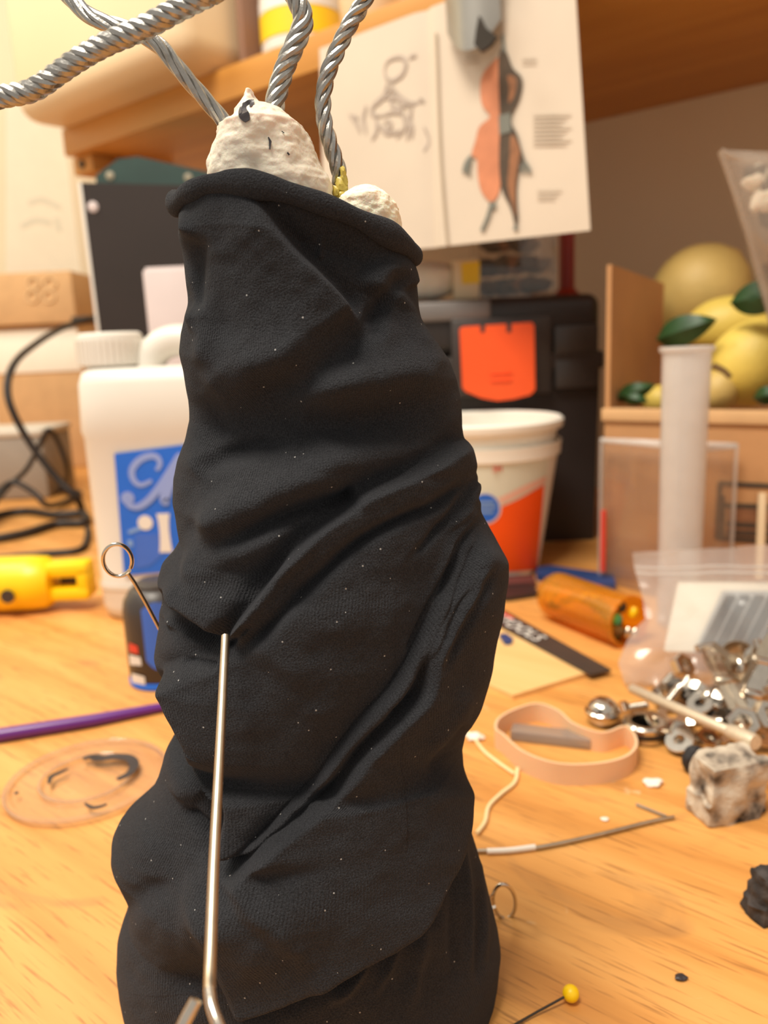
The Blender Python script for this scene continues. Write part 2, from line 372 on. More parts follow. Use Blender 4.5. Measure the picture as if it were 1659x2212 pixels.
def helix(mb, path, R, r, pitch, k, ns, n=8, smooth=14, phase0=0.0):
    """strand number k of ns laid round a path"""
    pts = cat(path, smooth); dist = 0; out = []; prev = None
    fine = []
    for i in range(len(pts)-1):
        L = (pts[i+1]-pts[i]).length; m = max(1, int(L/(pitch/14)))
        fine += [pts[i].lerp(pts[i+1], j/m) for j in range(m)]
    fine.append(pts[-1])
    for i, p in enumerate(fine):
        t = (fine[min(i+1, len(fine)-1)]-fine[max(i-1, 0)]).normalized()
        nrm = t.orthogonal().normalized() if prev is None else (prev-t*prev.dot(t)).normalized()
        prev = nrm; bn = t.cross(nrm)
        if i: dist += (p-fine[i-1]).length
        a = 2*math.pi*(dist/pitch + k/ns)+phase0; RR = R(dist) if callable(R) else R
        out.append(p+(nrm*math.cos(a)+bn*math.sin(a))*RR)
    mb.tube(out, r, n=n); return mb
def text(name, s, size, loc, xdir, ydir, m, parent, extrude=.0002):
    c = bpy.data.curves.new(name, 'FONT'); c.body = s; c.size = size; c.extrude = extrude; c.align_x = 'CENTER'; c.align_y = 'CENTER'
    o = bpy.data.objects.new(name, c); COL.objects.link(o)
    x = Vector(xdir).normalized(); y = Vector(ydir); y = (y-x*y.dot(x)).normalized(); z = x.cross(y)
    o.parent = parent; l = Vector(loc)-rootloc(parent)
    o.matrix_local = Matrix(((x.x, y.x, z.x, l.x), (x.y, y.y, z.y, l.y), (x.z, y.z, z.z, l.z), (0, 0, 0, 1)))
    dg = bpy.context.evaluated_depsgraph_get(); mw = o.matrix_local.copy()
    me = bpy.data.meshes.new_from_object(o.evaluated_get(dg)); bpy.data.objects.remove(o)
    o = bpy.data.objects.new(name, me); COL.objects.link(o); o.parent = parent; o.matrix_local = mw
    me.materials.clear(); me.materials.append(M[m]); return o
PZ = Matrix((( -UX.x, NX.x, 0), (-UX.y, NX.y, 0), (0, 0, 1)))   # box axes: x along the wall to the right, y into the wall

# ------------------------------------------------------------------ room shell
MB().box(uv(.2, .5, -.76), (4.2, 2.6, .02), rot=PZ).build('floor', 'floor', kind='structure')
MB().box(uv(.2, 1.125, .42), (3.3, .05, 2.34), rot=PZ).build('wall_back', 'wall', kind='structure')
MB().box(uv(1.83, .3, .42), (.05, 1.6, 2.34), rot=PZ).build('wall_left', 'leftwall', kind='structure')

# ------------------------------------------------------------------ workbench, shelf
wb = thing('workbench', uv(.3, .5, -.75), 'scratched honey-coloured oak workbench carrying everything on it', 'table')
MB().box(uv(.3, .52, -.02), (2.98, 1.14, .04), rot=PZ, bevel=.003).build('tabletop', 'bench', wb)
MB().box(uv(.3, .06, -.09), (2.7, .025, .10), rot=PZ).build('apron', 'shelfwood', wb)
for a in (-1.1, 1.7):
    for b in (.03, 1.02):
        MB().box(uv(a, b, -.395), (.07, .07, .71), rot=PZ, bevel=.004).build('leg', 'shelfwood', wb)
ZS, TH, BF = .506, .036, .675
sh = thing('wall_shelf', uv(0, 1.1, ZS), 'long orange pine shelf fixed to the wall above the toolbox', 'shelf')
MB().box(uv(-.04, (BF+1.1)/2, ZS+TH/2), (2.30, 1.1-BF, TH), rot=PZ, bevel=.002).build('board', 'shelfwood', sh)
MB().box(uv(1.09, .76, ZS-.012), (.05, .14, .024), rot=PZ, bevel=.002).build('cleat', 'shelfwood', sh)
MB().lathe([(.006, -.012), (.006, 0), (.004, .002)], uv(1.09, .688, ZS-.012), 12, axis=-NX).build('screw_head', 'dark_metal', sh)

# white sheet on the left wall
def la(x, y): return onA(x, y, 1.80)
ws = thing('wall_sheet', la(100, 560), 'plain white sheet with a few faint pencil-like marks on the far left wall', 'paper')
c = [la(14, 200), la(300, 180), la(300, 575), la(14, 640)]
MB().prism(c, -UX*.002).build('sheet', 'white_sheet', ws)
mb = MB()
for q in ([(60, 440), (90, 432), (130, 450)], [(45, 490), (75, 476), (110, 482)], [(120, 470), (128, 500)]):
    mb.ribbon([la(*p)-UX*.0024 for p in q], .012, -UX, smooth=4)
mb.build('blue_marks', 'faint_blue', ws)

# ------------------------------------------------------------------ things on the shelf
ZT = ZS+TH
q0 = T(30, 268, ZT); a0, b0 = q0.dot(UX), q0.dot(NX)
BW = a0-onB(392, 180, b0).dot(UX)
bn = thing('storage_bin', uv(a0-.2, b0+.2, ZT), 'large beige plastic bin overhanging the left end of the shelf', 'bin')
MB().box(uv(a0-BW/2, b0+.19, ZT+.17), (BW, .38, .34), rot=PZ, bevel=.028, seg=4).build('body', 'bin', bn)
MB().box(uv(a0-BW/2, b0+.19, ZT+.35), (BW+.02, .41, .02), rot=PZ, bevel=.008).build('rim', 'bin', bn)
q1 = onB(552, 90, .69); a1 = max(q1.dot(UX), onB(652, 60, .735).dot(UX)+.0505); MW = a0-BW-.012-a1
MB().box(uv(a1+MW/2, .79, ZT+.14), (MW, .2, .28), rot=PZ, bevel=.004).build('mauve_box', 'mauve', label='dull mauve-brown box on the shelf between the beige bin and the yellow-banded can', cat='box')
q = onB(652, 60, .735); q = Vector((q.x, q.y, ZT))
cn = thing('paint_can', q, 'cream can with a broad yellow band standing on the shelf', 'can')
MB().lathe([(.045, .004), (.047, .006), (.047, .17), (.045, .172)], q, 48).build('body', 'hdpe', cn)
MB().lathe([(.0485, 0), (.0485, .005), (.047, .006)], q, 48).build('bottom_shade_rim', 'dark_metal', cn)  # dark rim that also paints the black shadow at the can's foot
MB().lathe([(.0475, .018), (.0478, .018), (.0478, .045), (.0475, .045)], q, 48, close=False).build('yellow_band', 'yellow_print', cn)
MB().lathe([(.0475, .046), (.0477, .046), (.0477, .06), (.0475, .06)], q, 48, close=False).build('white_band', 'white_ink', cn)
q = onB(800, 20, .715); q = Vector((q.x, q.y, ZT))
cp = thing('cream_pot', q, 'small cream pot on the shelf right of the yellow-banded can', 'pot')
MB().lathe([(.028, 0), (.031, .004), (.034, .06), (.036, .062), (.036, .066), (.032, .066), (.028, .008), (.001, .006)], q, 40).build('bowl', 'bin', cp)
MB().lathe([(.036, .06), (.0375, .061), (.0375, .067), (.036, .068)], q, 40, close=False).build('lip', 'bin', cp)

# ------------------------------------------------------------------ paper print hung from the shelf edge
BP = .664
def pb(x, y, off=0.0): return onB(x, y, BP-off)
TL, BL = pb(690, 105), pb(702, 562)
TR, BR = pb(1238, -100), pb(1272, 497)
def pap(u, v):
    p = TL.lerp(TR, u).lerp(BL.lerp(BR, u), v)
    k = -.004*math.exp(-((u-.47)/.02)**2) + .003*math.sin(u*5)*v + .006*max(0, v-.75)*(1-u)
    return p - NX*k
pp = thing('paper_print', BL.lerp(BR, .5), 'creased sheet with an orange and dark creature drawing, hanging from the shelf edge', 'poster')
MB().grid(pap, 40, 24, NX*.0006).build('sheet', 'paper', pp)
def pk(x, y, off=.0012):
    """point just proud of the sheet, seen through pixel x, y"""
    p = onB(x, y, BP)
    a = (p-TL).dot(-UX)/((TR-TL).dot(-UX)); v = (TL.lerp(TR, a).z-p.z)/max(1e-6, TL.lerp(TR, a).z-BL.lerp(BR, a).z)
    k = -.004*math.exp(-((a-.47)/.02)**2)+.003*math.sin(a*5)*v+.006*max(0, v-.75)*(1-a)
    return p-NX*(k+off)
def cz(pts): return [(680+x/2.633, y/2.633) for x, y in pts]
def patch(mb, pts, off, k=3):
    bm = bmesh.new(); vs = [bm.verts.new((x, y, 0)) for x, y in [(p.x, p.y) for p in cat([Vector((x, y, 0)) for x, y in pts], k, True)]]
    f = bm.faces.new(vs); bmesh.ops.triangulate(bm, faces=[f]); bm.verts.index_update()
    mb.add([pk(v.co.x, v.co.y, off) for v in bm.verts], [[v.index for v in fa.verts] for fa in bm.faces]); bm.free()
orange = cz([(1060, 330), (1000, 370), (952, 440), (945, 540), (960, 610), (1000, 665), (940, 720), (918, 800), (895, 885), (925, 905), (930, 1000), (950, 1090), (1000, 1150), (1035, 1125), (1055, 1060), (1065, 900), (1070, 700), (1066, 500)])
dark = cz([(1070, 270), (1100, 310), (1130, 390), (1182, 450), (1165, 560), (1122, 650), (1112, 690), (1150, 760), (1172, 840), (1195, 925), (1168, 950), (1150, 1050), (1150, 1150), (1156, 1240), (1142, 1290), (1112, 1180), (1062, 1070), (1050, 900), (1056, 700), (1050, 500), (1050, 330)])
mb = MB(); patch(mb, orange, .0016); mb.build('printed_figure', 'ink_orange', pp, label='orange half of the drawn creature')
mb = MB(); patch(mb, dark, .0019); mb.build('printed_figure', 'ink_dark', pp, label='dark half of the drawn creature')
mb = MB()
patch(mb, cz([(1118, 770), (1150, 800), (1168, 870), (1150, 980), (1140, 1100), (1145, 1230), (1125, 1160), (1100, 1060), (1110, 900)]), .0021)
patch(mb, cz([(1100, 430), (1150, 450), (1140, 540), (1105, 590), (1110, 500)]), .0021)
mb.build('printed_figure', 'ink_brown', pp, label='brown patches of the drawn creature')
mb = MB()
for l, w in (([(900, 890), (868, 930), (855, 985)], .004), ([(890, 920), (880, 960), (885, 1000)], .003), ([(1190, 920), (1215, 960), (1222, 985)], .0035), ([(1175, 940), (1190, 985)], .003),
             ([(1010, 1150), (990, 1230), (955, 1315)], .004), ([(1025, 1150), (1020, 1190)], .004), ([(1145, 1280), (1140, 1310)], .004), ([(1072, 200), (1078, 250), (1085, 300)], .003)):
    MB().ribbon([pk(*p, .0022) for p in cz(l)], w, -NX, smooth=4).build('printed_limb', 'ink_teal', pp)
mb = MB(); mb.ribbon([pk(*p, .0024) for p in cz([(1085, 650), (1085, 700), (1088, 760)])], .012, -NX, smooth=3); mb.build('printed_belt', 'ink_teal', pp)
mb = MB()
for l in ([(400, 400), (420, 350), (480, 325), (520, 350), (505, 420), (450, 460), (410, 440), (400, 400)], [(440, 470), (430, 520), (350, 590), (330, 650), (400, 660)], [(440, 490), (500, 560), (560, 590), (620, 570)],
          [(600, 560), (620, 590)], [(560, 600), (545, 700), (530, 800)], [(390, 660), (450, 640), (500, 640), (480, 600)], [(200, 650), (235, 690), (265, 755)], [(400, 700), (430, 690), (440, 720), (410, 740), (395, 715)],
          [(350, 650), (360, 740), (330, 800)], [(500, 650), (520, 720), (470, 790)], [(540, 330), (580, 310)], [(300, 600), (280, 680), (300, 760)], [(420, 470), (390, 560), (330, 610)], [(460, 500), (440, 580), (470, 620), (520, 600)], [(520, 650), (560, 720), (555, 790)], [(400, 560), (470, 560), (540, 620)], [(210, 660), (250, 670)], [(620, 720), (640, 800), (620, 860)], [(360, 700), (420, 760), (500, 740)]):
    mb.ribbon([pk(*p) for p in cz(l)], (.001, .0034), -NX, smooth=5)
mb.build('pencil_sketch', 'ink_grey', pp, kind='stuff')
mb = MB()
for i in range(8): mb.ribbon([pk(*p) for p in cz([(1240, 655+i*24), (1350, 652+i*24), (1455 - (i % 3)*25, 650+i*24)])], (.0010, .0016), -NX)
for i in range(3): mb.ribbon([pk(*p) for p in cz([(1262, 1085+i*24), (1400 - i*20, 1082+i*24)])], (.0010, .0016), -NX)
for i in range(2): mb.ribbon([pk(*p) for p in cz([(850, 330+i*26), (930, 328+i*26)])], (.0010, .0016), -NX)
for i in range(2): mb.ribbon([pk(*p) for p in cz([(1180, 335+i*26), (1260, 332+i*26)])], (.0010, .0016), -NX)
mb.build('printed_text', 'ink_text', pp, kind='stuff')
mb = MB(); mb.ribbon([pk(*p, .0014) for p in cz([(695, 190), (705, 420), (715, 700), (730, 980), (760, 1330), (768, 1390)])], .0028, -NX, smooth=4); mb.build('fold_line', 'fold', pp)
# steel clip gripping the sheet
cl = thing('bulldog_clip', onB(1015, 60, .655), 'grey steel clip gripping the top of the paper print', 'clip')
def clipf(u, v):
    x = 966+u*116; ytop = -70
    yb = 52 + 66*math.sin(math.pi*min(1, max(0, .12+u*.76)))**1.2 if u < .75 else 110 - (u-.75)*4*70
    y = ytop + (yb-ytop)*v
    return onB(x, y, .655) - NX*(.014*math.sin(math.pi*u)+.006*(1-v))
MB().grid(clipf, 24, 16, NX*.0012).build('jaw', 'clipsteel', cl)
MB().prism([onB(x, y, .632) for x, y in ((1034, 34), (1046, 58), (1072, 78), (1058, 98), (1038, 112), (1024, 96), (1028, 64))], NX*.004).build('lever', 'dark_metal', cl)
MB().tube([uv(*( (onB(966, -60, .655)).dot(UX), .648, onB(966, -60, .655).z)), uv(onB(1082, -60, .655).dot(UX), .648, onB(1082, -60, .655).z)], .004, 12).build('hinge_pin', 'clipsteel', cl)

# ------------------------------------------------------------------ back left: cartons, cable, boards
q = T(100, 992); 
b1 = thing('brown_carton', P(90, 985, 1.62).xy.to_3d(), 'lower brown carton with a pale top strip, far left on the bench', 'box')
Yb = 1.62
def bx(x0, x1, y0, y1, Y, d, name, m, par, bevel=.004, **kw):
    """upright box whose front fills the given pixel columns and rows at distance Y"""
    p0 = P((x0+x1)/2, y1, Y); p1 = P((x0+x1)/2, y0, Y); w = (x1-x0)*Y/FPX/math.cos(PITCH)
    z0 = p0.z; z1 = p1.z; cx = (p0.x+p1.x)/2
    return MB().box((cx, Y+d/2, (z0+z1)/2), (w, d, z1-z0), bevel=bevel).build(name, m, par, **kw)
h1 = P(90, 702, Yb).z
xr = P(188, 850, Yb).x; xl = xr-.19
MB().box(((xl+xr)/2, Yb+.07, h1/2), (xr-xl, .14, h1), bevel=.004).build('body', 'card_pale', b1)
MB().box(((xl+xr)/2, Yb-.0015, h1-.05), (xr-xl-.006, .003, .085), bevel=.001).build('pale_strip', 'white_sheet', b1)  # paler strip across the top of the carton front
b2 = thing('pressed_carton', Vector(((xl+xr)/2, Yb+.1, h1+.001)), 'flat tan carton with a pressed mark, upper one of the far left stack', 'box')
h2 = P(90, 590, Yb).z
MB().box(((xl+xr)/2+.004, Yb+.06, (h1+h2)/2+.001), (xr-xl, .16, h2-h1), bevel=.004).build('body', 'card_pale', b2)
mb = MB()
for sx in (0, 36):
    for o in ((72+sx, 612), (70+sx, 640)):
        mb.tube([P(o[0]+13*math.cos(t), o[1]+13*math.sin(t), Yb-.0215) for t in [i*math.pi/8 for i in range(16)]], .0022, 8, closed=True)
mb.build('pressed_mark', 'card_deb', b2)
# black board, green case
Y1 = 1.0
tl, tr_ = P(176, 394, Y1), P(452, 418, Y1); bl = P(252, 1000, Y1); 
bdz = tl.z
lean = (P(176, 394, Y1)-P(214, 700, Y1)); sl = lean.x/lean.z
bb = thing('black_board', Vector((tl.x+.12, Y1, 0)), 'tall black board with one pale rivet leaning behind the white jug', 'board')
x0b = tl.x - sl*bdz
MB().prism([Vector((x0b, Y1, 0)), Vector((x0b+.235, Y1, 0)), Vector((tl.x+.175, Y1, bdz-.012)), Vector((tl.x, Y1, bdz))], Vector((0, .012, 0))).build('panel', 'black_board', bb, smooth=False)
q = P(201, 447, Y1)
MB().lathe([(.0062, 0), (.0062, .001), (.004, .002), (.0, .0022)], q, 20, axis=(0, -1, 0)).build('rivet', 'lilac', bb)
MB().prism([Vector((x0b-.004, Y1, 0)), Vector((x0b-.0005, Y1, 0)), Vector((tl.x-.0005, Y1, bdz)), Vector((tl.x-.004, Y1, bdz))], Vector((0, .012, 0))).build('pale_edge', 'white_ink', bb, smooth=False)
Y2 = 1.05
z2 = P(290, 338, Y2).z
gx0, gx1 = P(206, 380, Y2).x, P(452, 380, Y2).x
gc = thing('green_case', Vector(((gx0+gx1)/2, Y2+.03, 0)), 'dark green metal case with pale studs standing behind the black board', 'case')
MB().prism([Vector((gx0, Y2, 0)), Vector((gx1, Y2, 0)), Vector((gx1, Y2, z2-.022)), Vector((gx0+.055, Y2, z2)), Vector((gx0+.03, Y2, z2-.002)), Vector((gx0, Y2, z2-.02))], Vector((0, .06, 0))).build('shell', 'green_metal', gc, angle=30)
for px, py in ((238, 380), (407, 384)):
    MB().lathe([(.0052, 0), (.0052, .001), (.003, .002), (0, .0022)], P(px, py, Y2), 16, axis=(0, -1, 0)).build('stud', 'stud', gc)
# lilac carton
Y3 = .86
q = P(360, 580, Y3); w = 130*Y3/FPX
lc = thing('lilac_carton', Vector((P(313, 650, Y3).x+w/2, Y3+.03, 0)), 'narrow pale lilac carton standing behind the jug handle', 'box')
xa = P(313, 650, Y3).x
MB().box((xa+w/2, Y3+.03, q.z/2), (w, .06, q.z), bevel=.003).build('body', 'lilac', lc)
MB().box((xa+w/2, Y3+.03, q.z+.001), (w-.004, .05, .003), bevel=.001).build('flap', 'lilac', lc)
# grey device, cables
Y4 = 1.26
q = T(50, 1112); xg = P(100, 1020, Y4).x; zg = P(60, 930, Y4).z
gd = thing('grey_device', Vector((xg-.1, Y4+.06, 0)), 'grey plastic power unit at the left edge, before the brown cartons', 'device')
MB().box((xg-.11, Y4+.06, zg/2-.004), (.22, .12, zg-.008), bevel=.006).build('housing', 'grey_plastic', gd)
MB().box((xg-.11, Y4+.06, zg-.004), (.226, .126, .012), bevel=.005).build('lid', 'grey_light', gd)
c1 = thing('black_cable', P(150, 1085, 1.12), 'black cable hanging in a curve from the upper far left carton', 'cable')
MB().tube([P(205, 686, 1.50), P(140, 706, 1.42), P(78, 742, 1.28), P(28, 790, 1.14), P(18, 860, 1.10), P(60, 950, 1.10), P(120, 1030, 1.10), P(165, 1075, 1.10), P(178, 1105, 1.12)], .0052, 10, smooth=10).build('cord', 'cable', c1)
MB().box(P(182, 690, 1.52), (.045, .014, .012), bevel=.003).build('plug', 'cable', c1)
c2 = thing('coiled_cable', T(80, 1130), 'coiled black cable lying on the bench before the grey power unit', 'cable')
def tz(x, y, z=.006): return T(x, y, z)
MB().tube([tz(-60, 1135), tz(0, 1112), tz(60, 1104), tz(120, 1112), tz(178, 1110), tz(182, 1128), tz(120, 1132), tz(60, 1150), tz(0, 1162), tz(-70, 1170)], .0055, 10, smooth=10).build('cord', 'cable', c2)
MB().tube([tz(-40, 1120, .02), P(-10, 1070, 1.12), P(26, 1042, 1.13), P(70, 1062, 1.13), tz(104, 1092, .012), tz(150, 1080), tz(172, 1065), tz(140, 1058), tz(110, 1062)], .0042, 10, smooth=10).build('cord', 'cable', c2)
MB().tube([tz(140, 1060), P(145, 1015, 1.17), P(128, 960, 1.15), P(108, 930, 1.135), P(96, 940, 1.132), P(60, 1010, 1.132), P(20, 1050, 1.13), tz(-40, 1120, .02)], .0036, 10, smooth=10).build('cord', 'cable', c2)
MB().tube([tz(-60, 1215, .004), tz(20, 1204, .004), tz(100, 1196, .004), tz(170, 1188, .004), tz(188, 1165, .004), tz(190, 1140, .004)], .0038, 10, smooth=10).build('flat_lead', 'cable', label='thin black lead lying behind the yellow tool', cat='cable')
# yellow tool
yt = thing('hand_tool', T(90, 1330), 'bright yellow plastic tool with a round barrel lying left of the jug', 'tool')
Yy = .680
ax0, ax1 = P(-60, 1278, Yy), P(118, 1260, Yy)
axd = (ax1-ax0).normalized()
r = .0245
Lb = (ax1-ax0).length
bc = Vector((ax0.x, ax0.y, r+.001)); axh = Vector((axd.x, axd.y, 0)).normalized()
MB().lathe([(r*.55, -.004), (r*.8, 0), (r*.97, .008), (r, .02), (r, Lb-.02), (r*.95, Lb-.006), (r*.75, Lb)], bc, 40, axis=axh).build('barrel', 'yellow', yt)
hc = bc+axh*(Lb+.014)
sd = axh.cross(Vector((0, 0, 1)))
rot = Matrix((axh, -sd, Vector((0, 0, 1)))).transposed()
MB().box(hc+Vector((0, 0, .012)), (.040, .024, .013), rot=rot, bevel=.004).box(hc+Vector((0, 0, -.0095)), (.040, .026, .012), rot=rot, bevel=.004).box(hc+axh*.0145, (.011, .024, .03), rot=rot, bevel=.004).build('handle', 'yellow', yt)
MB().box(hc+Vector((0, .006, .001)), (.02, .006, .012), rot=rot).build('trigger', 'dark_plastic', yt)
MB().lathe([(.006, 0), (.006, .0015)], P(17, 1288, Yy-.026), 16, axis=(0, -1, 0)).build('button', 'dark_plastic', yt)

# ------------------------------------------------------------------ white jug
YJ = .635
def jp(x, y): return P(x, y, YJ)
jl, jr = P(168, 1000, YJ).x, P(168, 1000, YJ).x+.152
base = T(215, 1352)
jx0 = P(214, 1340, YJ).x; 
jug = thing('white_jug', Vector((jx0+.07, YJ+.04, 0)), 'white plastic jug with cap, loop handle and blue label', 'jug')
zsh = P(200, 798, YJ).z
wj = .150; dj = .085
cxj = jx0+wj/2-.003; cyj = YJ+dj/2
def sup(w, d, p=4.0, n=56):
    out = []
    for i in range(n):
        t = 2*math.pi*i/n; c_, s_ = math.cos(t), math.sin(t)
        out.append((w/2*math.copysign(abs(c_)**(2/p), c_), d/2*math.copysign(abs(s_)**(2/p), s_)))
    return out
zb1 = P(200, 935, YJ).z; zlab0 = P(260, 1262, YJ).z
prof = [(0, .93, .90), (.004, .97, .97), (.012, 1.0, 1.0), (.028, 1.0, 1.0), (.031, 1.012, 1.02), (zlab0-.006, 1.012, 1.02), (zlab0, .995, .98), (zb1-.006, .995, .98), (zb1, 1.015, 1.03), (zsh-.03, 1.0, 1.0), (zsh-.012, .99, .96), (zsh-.003, .95, .86), (zsh, .88, .72)]
v = []; f = []; n = 56
for z, a, b in prof:
    v += [Vector((cxj+x, cyj+y, z)) for x, y in sup(wj*a, dj*b)]
for j in range(len(prof)-1):
    for i in range(n): f.append((j*n+i, j*n+(i+1) % n, (j+1)*n+(i+1) % n, (j+1)*n+i))
f.append(tuple(range(n-1, -1, -1))); f.append(tuple((len(prof)-1)*n+i for i in range(n)))
mb = MB(); mb.add(v, f); mb.build('body', 'hdpe', jug, angle=60)
zc0, zc1 = P(236, 790, YJ+.035).z, P(236, 718, YJ+.035).z
ccx = P(234, 760, YJ+.035).x; rc = 70*(YJ+.03)/FPX
MB().lathe([(rc*.80, zsh-.004), (rc*.80, zc0+.002)], Vector((ccx, cyj, 0)), 40).build('neck', 'hdpe', jug)
mb = MB().lathe([(rc*.97, zc0), (rc, zc0+.001), (rc*.985, zc1-.006), (rc*.95, zc1-.002), (rc*.85, zc1), (0.001, zc1)], Vector((ccx, cyj, 0)), 48)
for i in range(36):
    t = 2*math.pi*i/36; mb.box((ccx+rc*math.cos(t), cyj+rc*math.sin(t), (zc0+zc1)/2-.002), (.0016, .0016, zc1-zc0-.008), rz=t)
mb.build('cap', 'hdpe', jug)
hx = [(322, 850), (322, 800), (335, 760), (362, 740), (400, 735), (450, 745), (480, 790), (486, 850)]
MB().tube([P(x, y, cyj-.002) for x, y in hx], [.011, .012, .013, .013, .013, .012, .011, .011], 16, smooth=8).build('handle', 'hdpe', jug)
YL = cyj-dj/2*.98-.0006
def jl_(x, y, o=0.0): return P(x, y, YL-o)
lab = MB().prism([jl_(247, 980), jl_(268, 1243), jl_(480, 1226), jl_(480, 950)], Vector((0, -.0005, 0))).build('label', 'blue_print', jug, smooth=False)
def cj(pts): return [(230+x/6.32, 940+y/6.32) for x, y in pts]
mb = MB(); ny = Vector((0, -1, 0))
for l, w in (([(680, 480), (730, 400), (700, 310), (600, 280), (450, 340), (350, 470), (370, 610), (470, 680), (620, 620)], (.003, .0055)), ([(285, 860), (300, 950), (420, 980), (560, 900), (700, 740), (830, 540), (940, 350), (1010, 260)], (.003, .006)), ([(1020, 250), (980, 340), (870, 600), (790, 880), (850, 900)], (.004, .0095))):
    joff = globals().get('joff', .0006)+.0003
    mb.ribbon([jl_(*p, joff) for p in cj(l)], w, ny, smooth=8)
mb.lathe([(.0055, 0), (.0055, .0003)], jl_(*cj([(290, 860)])[0], .0008), 18, axis=(0, -1, 0))
mb.build('script_letter', 'lilac_ink', lab)
mb = MB()
mb.lathe([(.0062, 0), (.0062, .0003)], jl_(*cj([(530, 1195)])[0], .0008), 18, axis=(0, -1, 0))
mb.ribbon([jl_(*p, .0008) for p in cj([(770, 1070), (790, 1300), (815, 1600)])], (.011, .008), ny, smooth=6)
mb.build('print_marks', 'white_ink', lab)
mb = MB(); mb.prism([jl_(*p, .0007) for p in cj([(390, 1350), (400, 1830), (600, 1780), (760, 1640), (700, 1340)])], ny*.0002); mb.build('print_panel', 'blue_mid', lab, smooth=False)
mb = MB(); mb.ribbon([jl_(*p, .0008) for p in cj([(300, 1330), (400, 1290), (470, 1270)])], .003, ny, smooth=5); mb.ribbon([jl_(*p, .0008) for p in cj([(320, 1430), (330, 1520)])], .004, ny); mb.build('small_print', 'blue_light', lab)

# blue and black bottle in front of the jug
YB = T(330, 1492).y+.022
q = T(330, 1492); bxx = P(330, 1400, YB).x
bl_ = thing('glue_bottle', Vector((bxx+.007, YB, 0)), 'small black bottle with blue front panel standing before the jug', 'bottle')
zt = P(322, 1262, YB).z; cb = Vector((bxx+.007, YB, 0)); rB = .0238
MB().lathe([(rB*.9, .003), (rB, .006), (rB, zt-.016), (rB*.94, zt-.009), (rB*.75, zt-.002), (rB*.6, zt)], cb, 48).build('body', 'dark_plastic', bl_)
MB().lathe([(rB*.98, 0), (rB*1.02, .001), (rB*1.02, .004), (rB, .005)], cb, 48).build('base_rim', 'blue_print', bl_)
MB().lathe([(rB*.62, zt-.001), (rB*.62, zt+.0015), (rB*.5, zt+.003), (.0005, zt+.003)], cb, 32).build('cap', 'dark_plastic', bl_)
def oncyl(x, y, c, rf, off=.0004):
    d = ray(x, y); d = d/d.y; lo, hi = c.y-.2, c.y
    g = lambda Y: math.hypot(d.x*Y-c.x, Y-c.y)-rf((CAM+d*Y).z)-off
    if g(hi) > 0:
        Ys = min((c.y-.1+.0005*i for i in range(300)), key=g); return CAM+d*Ys
    for _ in range(50):
        m = (lo+hi)/2
        if g(m) > 0: lo = m
        else: hi = m
    return CAM+d*hi
def wrap(mb, top, bot, nx, ny, fn):
    """patch between an upper and a lower pixel line, laid on a round wall"""
    top = cat([Vector((x, y, 0)) for x, y in top], 6); bot = cat([Vector((x, y, 0)) for x, y in bot], 6)
    ip = lambda L, u: L[min(int(u*(len(L)-1)), len(L)-2)].lerp(L[min(int(u*(len(L)-1)), len(L)-2)+1], u*(len(L)-1)-min(int(u*(len(L)-1)), len(L)-2))
    def g(u, v):
        p = ip(top, u).lerp(ip(bot, u), v); return fn(p.x, p.y)
    mb.grid(g, nx, ny); return mb
fb = lambda x, y: oncyl(x, y, cb, lambda z: rB)
wrap(MB(), [(304, 1318), (330, 1302), (372, 1304)], [(316, 1428), (336, 1446), (372, 1448)], 12, 14, fb).build('blue_panel', 'blue_mid', bl_)
wrap(MB(), [(278, 1388), (297, 1396)], [(279, 1408), (299, 1414)], 6, 4, fb).build('red_mark', 'red_print', bl_)
wrap(MB(), [(279, 1414), (303, 1420)], [(281, 1436), (306, 1438)], 6, 4, fb).build('white_mark', 'white_ink', bl_)
wrap(MB(), [(284, 1454), (312, 1462)], [(285, 1474), (314, 1480)], 6, 4, fb).build('white_mark', 'white_ink', bl_)

# ------------------------------------------------------------------ toolbox and what stands on it
YT = .832
tx1 = P(1296, 900, YT).x; tw = .34; tcx = tx1-tw/2
zt = P(1240, 634, YT).z
def tp(x, y, o=0.0): return P(x, y, YT-o)
zseam = tp(1240, 770).z
tb = thing('toolbox', Vector((tcx, YT+.11, 0)), 'black plastic toolbox with an orange latch under the shelf', 'toolbox')
MB().prism([Vector((tcx-tw/2+.006, YT+.006, 0)), Vector((tcx+tw/2-.003, YT+.006, 0)), Vector((tcx+tw/2, YT+.003, zseam-.012)), Vector((tcx-tw/2, YT+.003, zseam-.012))], Vector((0, .2, 0))).build('body', 'black_plastic', tb, angle=30)
MB().box((tcx, YT+.10, zseam-.004), (tw+.006, .21, .018), bevel=.003).build('rim', 'dark_plastic', tb)
MB().box((tcx, YT+.10, (zseam+zt)/2+.003), (tw, .2, zt-zseam-.006), bevel=.012, seg=4).build('lid', 'black_plastic', tb)
for y0, y1, x0, x1 in ((704, 762, 1195, 1290), (778, 836, 1197, 1290)):
    a, b = tp(x0, y0), tp(x1, y1); MB().box(((a.x+b.x)/2, YT-.002, (a.z+b.z)/2), (b.x-a.x, .008, a.z-b.z), bevel=.002).build('ridge_panel', 'dark_plastic', tb)
a, b = tp(972, 690), tp(1190, 850)
MB().box(((a.x+b.x)/2, YT-.003, (a.z+b.z)/2), (b.x-a.x, .010, a.z-b.z), bevel=.003).build('latch_plate', 'dark_plastic', tb)
a, b = tp(880, 655), tp(1060, 690)
MB().box(((a.x+b.x)/2, YT-.001, (a.z+b.z)/2), (b.x-a.x, .010, a.z-b.z), bevel=.004).build('lid_sheen', 'sheen_grey', tb)  # grey bar that paints the soft reflection on the lid front
